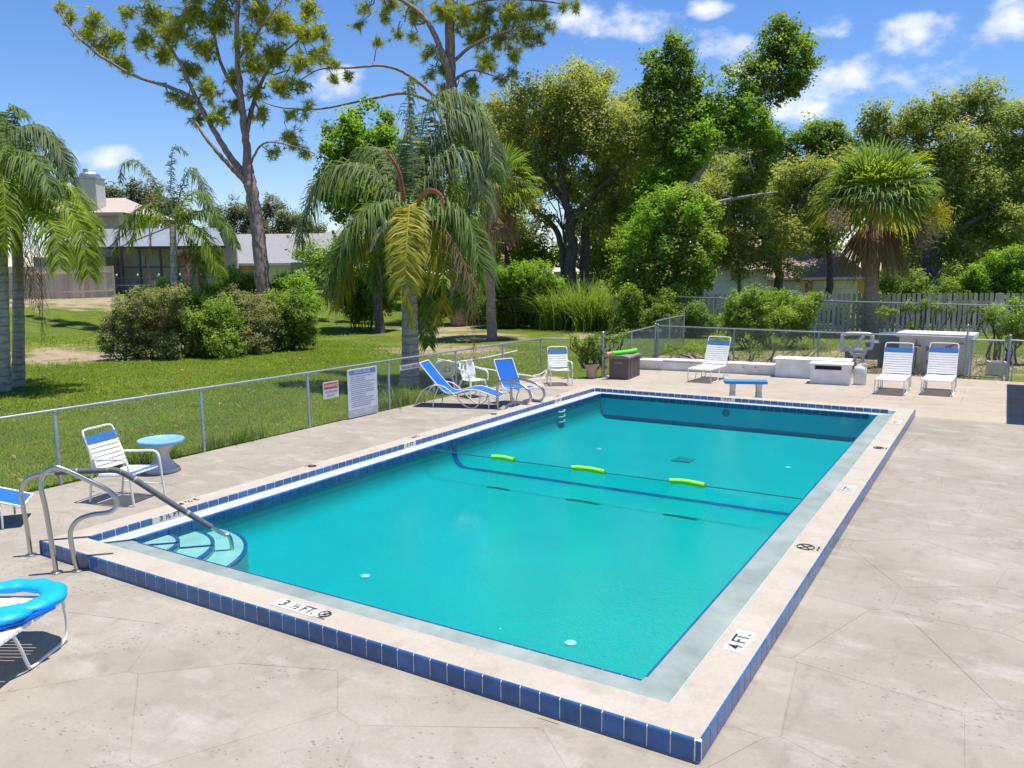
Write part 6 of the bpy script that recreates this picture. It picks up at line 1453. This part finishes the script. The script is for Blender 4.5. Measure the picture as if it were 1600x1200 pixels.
t = fan_palm('cabbage_palm', 'cabbage palm with fan leaves half hidden behind the big queen palm', cb_, ccr, [cb_, atd(766, 430, CD), atd(770, 350, CD), ccr], [.24, .21, .22, .26], 36, 1.0, 1.2, 6, w=.07)
spray(t, cb_, [(798, 285, 13)], CD-1.2, 'flower_yellow', 160, .2)

# ------------------------------------------------------------------ pines
def pine(name, label, base, trunks, L, depth, tuft_n, nl, needle=.3):
    base = np.array(base, float); t = thing(name, label, 'tree', base); mb = MB(); nodes = []
    for tr_ in trunks:
        P = spline([np.array(p) for p in tr_[0]], max(10, 6*len(tr_[0]))); m = len(P); rr = [tr_[1][0]+(tr_[1][1]-tr_[1][0])*(i/(m-1))**.8 for i in range(m)]
        P = [p+rng.normal(size=3)*min(.03, rr[i]*.12) for i, p in enumerate(P)]; mb.tube(P, rr, 9); nodes += [(p, rr[i]) for i, p in enumerate(P) if i > m*.25 and (rr[i] < .28)]
    mb.build('trunk', M['bark_pine'], t, True, world=True)
    lm = MB(); NP = np.array([q[0] for q in nodes]); tips = []
    for (c, r, w) in pxblobs(L, depth, .9):
        i = int(np.argmin(np.linalg.norm(NP-c, axis=1))); p0, rp = nodes[i]; rl = min(.055, rp*.6); lm.tube(wobble(p0, c, 6, .09), [rl*(1-.1*k) for k in range(7)], 5)
        for k in range(max(7, int(2.5*tuft_n*r[0]*r[2]))):
            d = unit(rng.normal(size=3)); e = c+d*np.array(r)*rng.uniform(.35, 1.0); s_ = c+(p0-c)*rng.uniform(-.1, .4); path = wobble(s_, e, 3, .12); lm.tube(path, [.018, .014, .011, .007], 4)
            tips.append((path[-1], unit(path[-1]-path[-2]), w)); 
            if rng.random() < .85: tips.append((path[-2]+rng.normal(size=3)*.1, unit(d+rng.normal(size=3)*.5), w))
            tips.append((path[-1]+rng.normal(size=3)*.16, unit(d+rng.normal(size=3)*.5), w))
    lm.build('limbs', M['bark_pine'], t, True, world=True)
    k = len(tips); C_ = np.repeat(np.array([q[0] for q in tips]), nl, 0); D_ = np.repeat(np.array([q[1] for q in tips]), nl, 0)
    d = unit(D_*.55+rng.normal(size=C_.shape)*.75); s = unit(np.cross(d, rng.normal(size=C_.shape))); L_ = needle*rng.uniform(.7, 1.15, len(C_))[:, None]; st = C_-D_*rng.uniform(0, .22, len(C_))[:, None]
    V = np.stack([st-s*.016, st+s*.016, st+d*L_+np.array([0, 0, -.05])*L_], 1).reshape(-1, 3)
    T = np.clip(np.repeat(rng.normal(.5, .25, k), nl)+rng.normal(0, .12, k*nl), 0, 1)
    link('needles', tinted('needles', V-base, 3, T, M['needle']), t); return t
D1 = 36.0; p1b = foot(414, D1)
pine('pine_tree', 'forked long-needled pine rising left of centre against the sky', p1b, [
    ([p1b, atd(410, 440, D1), atd(401, 350, D1), atd(392, 290, D1), atd(385, 262, D1)], (.36, .26)), ([atd(386, 270, D1), atd(384, 220, D1), atd(376, 150, D1), atd(370, 70, D1), atd(372, 0, D1), atd(376, -70, D1)], (.21, .07)),
    ([atd(387, 280, D1), atd(360, 245, D1), atd(335, 205, D1), atd(305, 150, D1), atd(285, 105, D1), atd(250, 50, D1), atd(225, 10, D1)], (.18, .04)), ([atd(388, 288, D1), atd(362, 262, D1-.5), atd(325, 220, D1-.7), atd(305, 190, D1-.7)], (.15, .05)),
    ([atd(305, 155, D1), atd(270, 138, D1-.4), atd(210, 118, D1-.6), atd(150, 82, D1-.6), atd(110, 45, D1-.6), atd(90, 12, D1-.6)], (.11, .025)), ([atd(383, 215, D1), atd(400, 150, D1+.6), atd(425, 100, D1+.8), atd(470, 60, D1+.9)], (.13, .04)),
    ([atd(392, 255, D1), atd(405, 230, D1-.6), atd(425, 222, D1-.8), atd(470, 232, D1-.9), atd(492, 240, D1-.9)], (.06, .02)), ([atd(378, 160, D1), atd(345, 100, D1+.6), atd(330, 40, D1+.7), atd(300, 0, D1+.7)], (.11, .03)), ([atd(373, 90, D1), atd(410, 40, D1-.6), atd(440, 0, D1-.6)], (.1, .03))],
    [(92, 12, 11), (112, 28, 14), (150, 30, 20), (135, 55, 16), (160, 72, 20), (190, 95, 14), (180, 55, 18), (225, 65, 20), (240, 25, 26), (275, 50, 28), (300, 22, 28), (255, 85, 20), (318, 75, 24), (340, 35, 24), (295, 108, 20), (200, 20, 14),
     (325, 140, 22), (290, 160, 16), (342, 180, 20), (310, 185, 14), (405, 20, 28), (440, 35, 26), (475, 50, 24), (430, 85, 26), (470, 95, 22), (500, 85, 20), (402, 105, 24), (440, 135, 22), (390, 65, 22), (470, 135, 14), (365, 120, 16), (505, 55, 14),
     (410, 180, 16), (448, 215, 14), (430, 240, 12), (478, 240, 12), (460, 225, 10), (480, 15, 22), (370, 165, 14), (350, 10, 22), (400, 145, 16), (520, 100, 10), (480, 170, 12), (455, 175, 12),
     (300, -30, 34), (370, -40, 36), (440, -30, 34), (230, -20, 24), (340, -90, 34), (410, -90, 34), (200, 108, 10), (270, 150, 10)], D1, 26, 18, .33)
D2_ = 45.0; p2b = at(718, 509, 0); p2b[2] = -.1
pine('pine_tree', 'tall thick-trunked pine behind the queen palm with long bare branches', p2b, [
    ([p2b, atd(717, 480, D2_), atd(712, 380, D2_), atd(709, 260, D2_), atd(706, 160, D2_), atd(703, 60, D2_), atd(703, -60, D2_)], (.52, .24)), ([atd(706, 130, D2_), atd(690, 80, D2_-.5), atd(668, 35, D2_-.7), atd(640, 8, D2_-.8), atd(590, -20, D2_-.8)], (.22, .08)),
    ([atd(707, 165, D2_), atd(680, 150, D2_-1), atd(640, 118, D2_-1.2), atd(600, 103, D2_-1.2), atd(545, 106, D2_-1.2), atd(500, 108, D2_-1.2), atd(470, 125, D2_-1.2)], (.13, .03)), ([atd(708, 180, D2_), atd(672, 158, D2_-1.5), atd(630, 146, D2_-1.8), atd(570, 156, D2_-1.8), atd(500, 170, D2_-1.8), atd(440, 168, D2_-1.8), atd(408, 158, D2_-1.8)], (.13, .025)),
    ([atd(704, 100, D2_), atd(740, 70, D2_-.8), atd(790, 50, D2_-1), atd(840, 40, D2_-1)], (.12, .03)), ([atd(705, 130, D2_), atd(735, 110, D2_-.8), atd(775, 120, D2_-1)], (.09, .03)), ([atd(703, 20, D2_), atd(760, 0, D2_), atd(830, 0, D2_), atd(895, 8, D2_)], (.12, .03))],
    [(725, 30, 26), (760, 25, 26), (795, 20, 26), (830, 25, 22), (745, 60, 24), (785, 60, 24), (815, 55, 20), (760, 95, 22), (800, 85, 18), (835, 60, 16), (785, 125, 12), (800, 115, 10), (692, 110, 14), (672, 85, 16), (645, 60, 12), (690, 140, 12), (738, 130, 18), (735, 155, 14), (620, 55, 8), (590, 65, 7), (600, 30, 12), (650, 25, 18),
     (610, 8, 18), (570, 15, 12), (860, 40, 10), (880, 12, 9), (900, 10, 8), (560, 40, 7), (690, 20, 20), (700, 165, 8), (545, 118, 7), (520, 125, 7), (675, 120, 12), (710, -30, 40), (780, -40, 40), (840, -30, 34), (640, -30, 34), (560, -20, 24), (740, -90, 44), (850, 20, 16)], D2_, 19, 18, .38)

# ------------------------------------------------------------------ grass on the lawn
def grass(n_, x0, x1, y0, y1, h, w):
    x = rng.uniform(x0, x1, n_); y = rng.uniform(y0, y1, n_)
    f_ = np.sin(x*1.3+.7*np.sin(y*1.1))*np.sin(y*1.7+.5*np.sin(x*.9)); keep = rng.random(n_) < .78+.3*f_
    for (cx, cy, rx, ry) in [(-13, 27, 8, 6), (-19, 7, 4.2, 2.4), (-21, 12.5, 3.5, 3), (-10, 21, 3, 2)]: keep &= (((x-cx)/rx)**2+((y-cy)/ry)**2 > rng.uniform(.2, 1.2, n_))
    x, y, f_ = x[keep], y[keep], f_[keep]
    z = np.array([gz(a, b) for a, b in zip(x, y)]); k = len(x); hh = h*rng.uniform(.5, 1.2, k)
    V, T = blades(np.stack([x, y, z-.005], 1), hh, rng.uniform(.2, 1.1, k), np.full(k, w)*rng.uniform(.7, 1.3, k), np.clip(.45+.22*f_+rng.normal(0, .22, k), 0, 1), 1)
    return V, T
parts = [grass(120000, -9, -2.80, -1, 17, .075, .016), grass(70000, -18, -9, 2, 22, .085, .026), grass(26000, -26, -18, 4, 26, .10, .04), grass(16000, -9, -1.6, 17, 30, .09, .03), grass(12000, -1, 9.5, 22.5, 36, .10, .04)]
V = np.concatenate([p[0] for p in parts]); T = np.concatenate([p[1] for p in parts])
o = link('lawn_grass', tinted('lawn_grass', V, 4, T, M['grass'])); tag(o, 'short bright green lawn grass behind the chain link fence', 'grass', kind='stuff')
# mulch and dry litter on the bed behind the low wall
P = np.stack([rng.uniform(-1.2, 9.0, 5000), rng.uniform(19.3, 24.0, 5000), rng.uniform(-.02, .03, 5000)], 1); k = (P[:, 1] > 20.6) | (P[:, 0] < 5.6); P = P[k]
o = link('leaf_litter', tinted('leaf_litter', leaves(P, .09, 1.5), 4, np.clip(rng.normal(.6, .3, len(P)), 0, 1), M['flower_pink'])); tag(o, 'dry leaf litter and mulch behind the low white wall', 'leaf litter', kind='stuff')
P = np.stack([rng.uniform(-20, -3.0, 900), rng.uniform(1, 26, 900), np.zeros(900)], 1); P[:, 2] = [gz(a_, b_)+.055 for a_, b_, c_ in P]
o = link('fallen_leaves', tinted('fallen_leaves', leaves(P, .11, 1.2), 4, np.clip(rng.normal(.6, .3, len(P)), 0, 1), M['palm_brown'])); tag(o, 'dry fallen leaves scattered over the lawn', 'fallen leaves', kind='stuff')
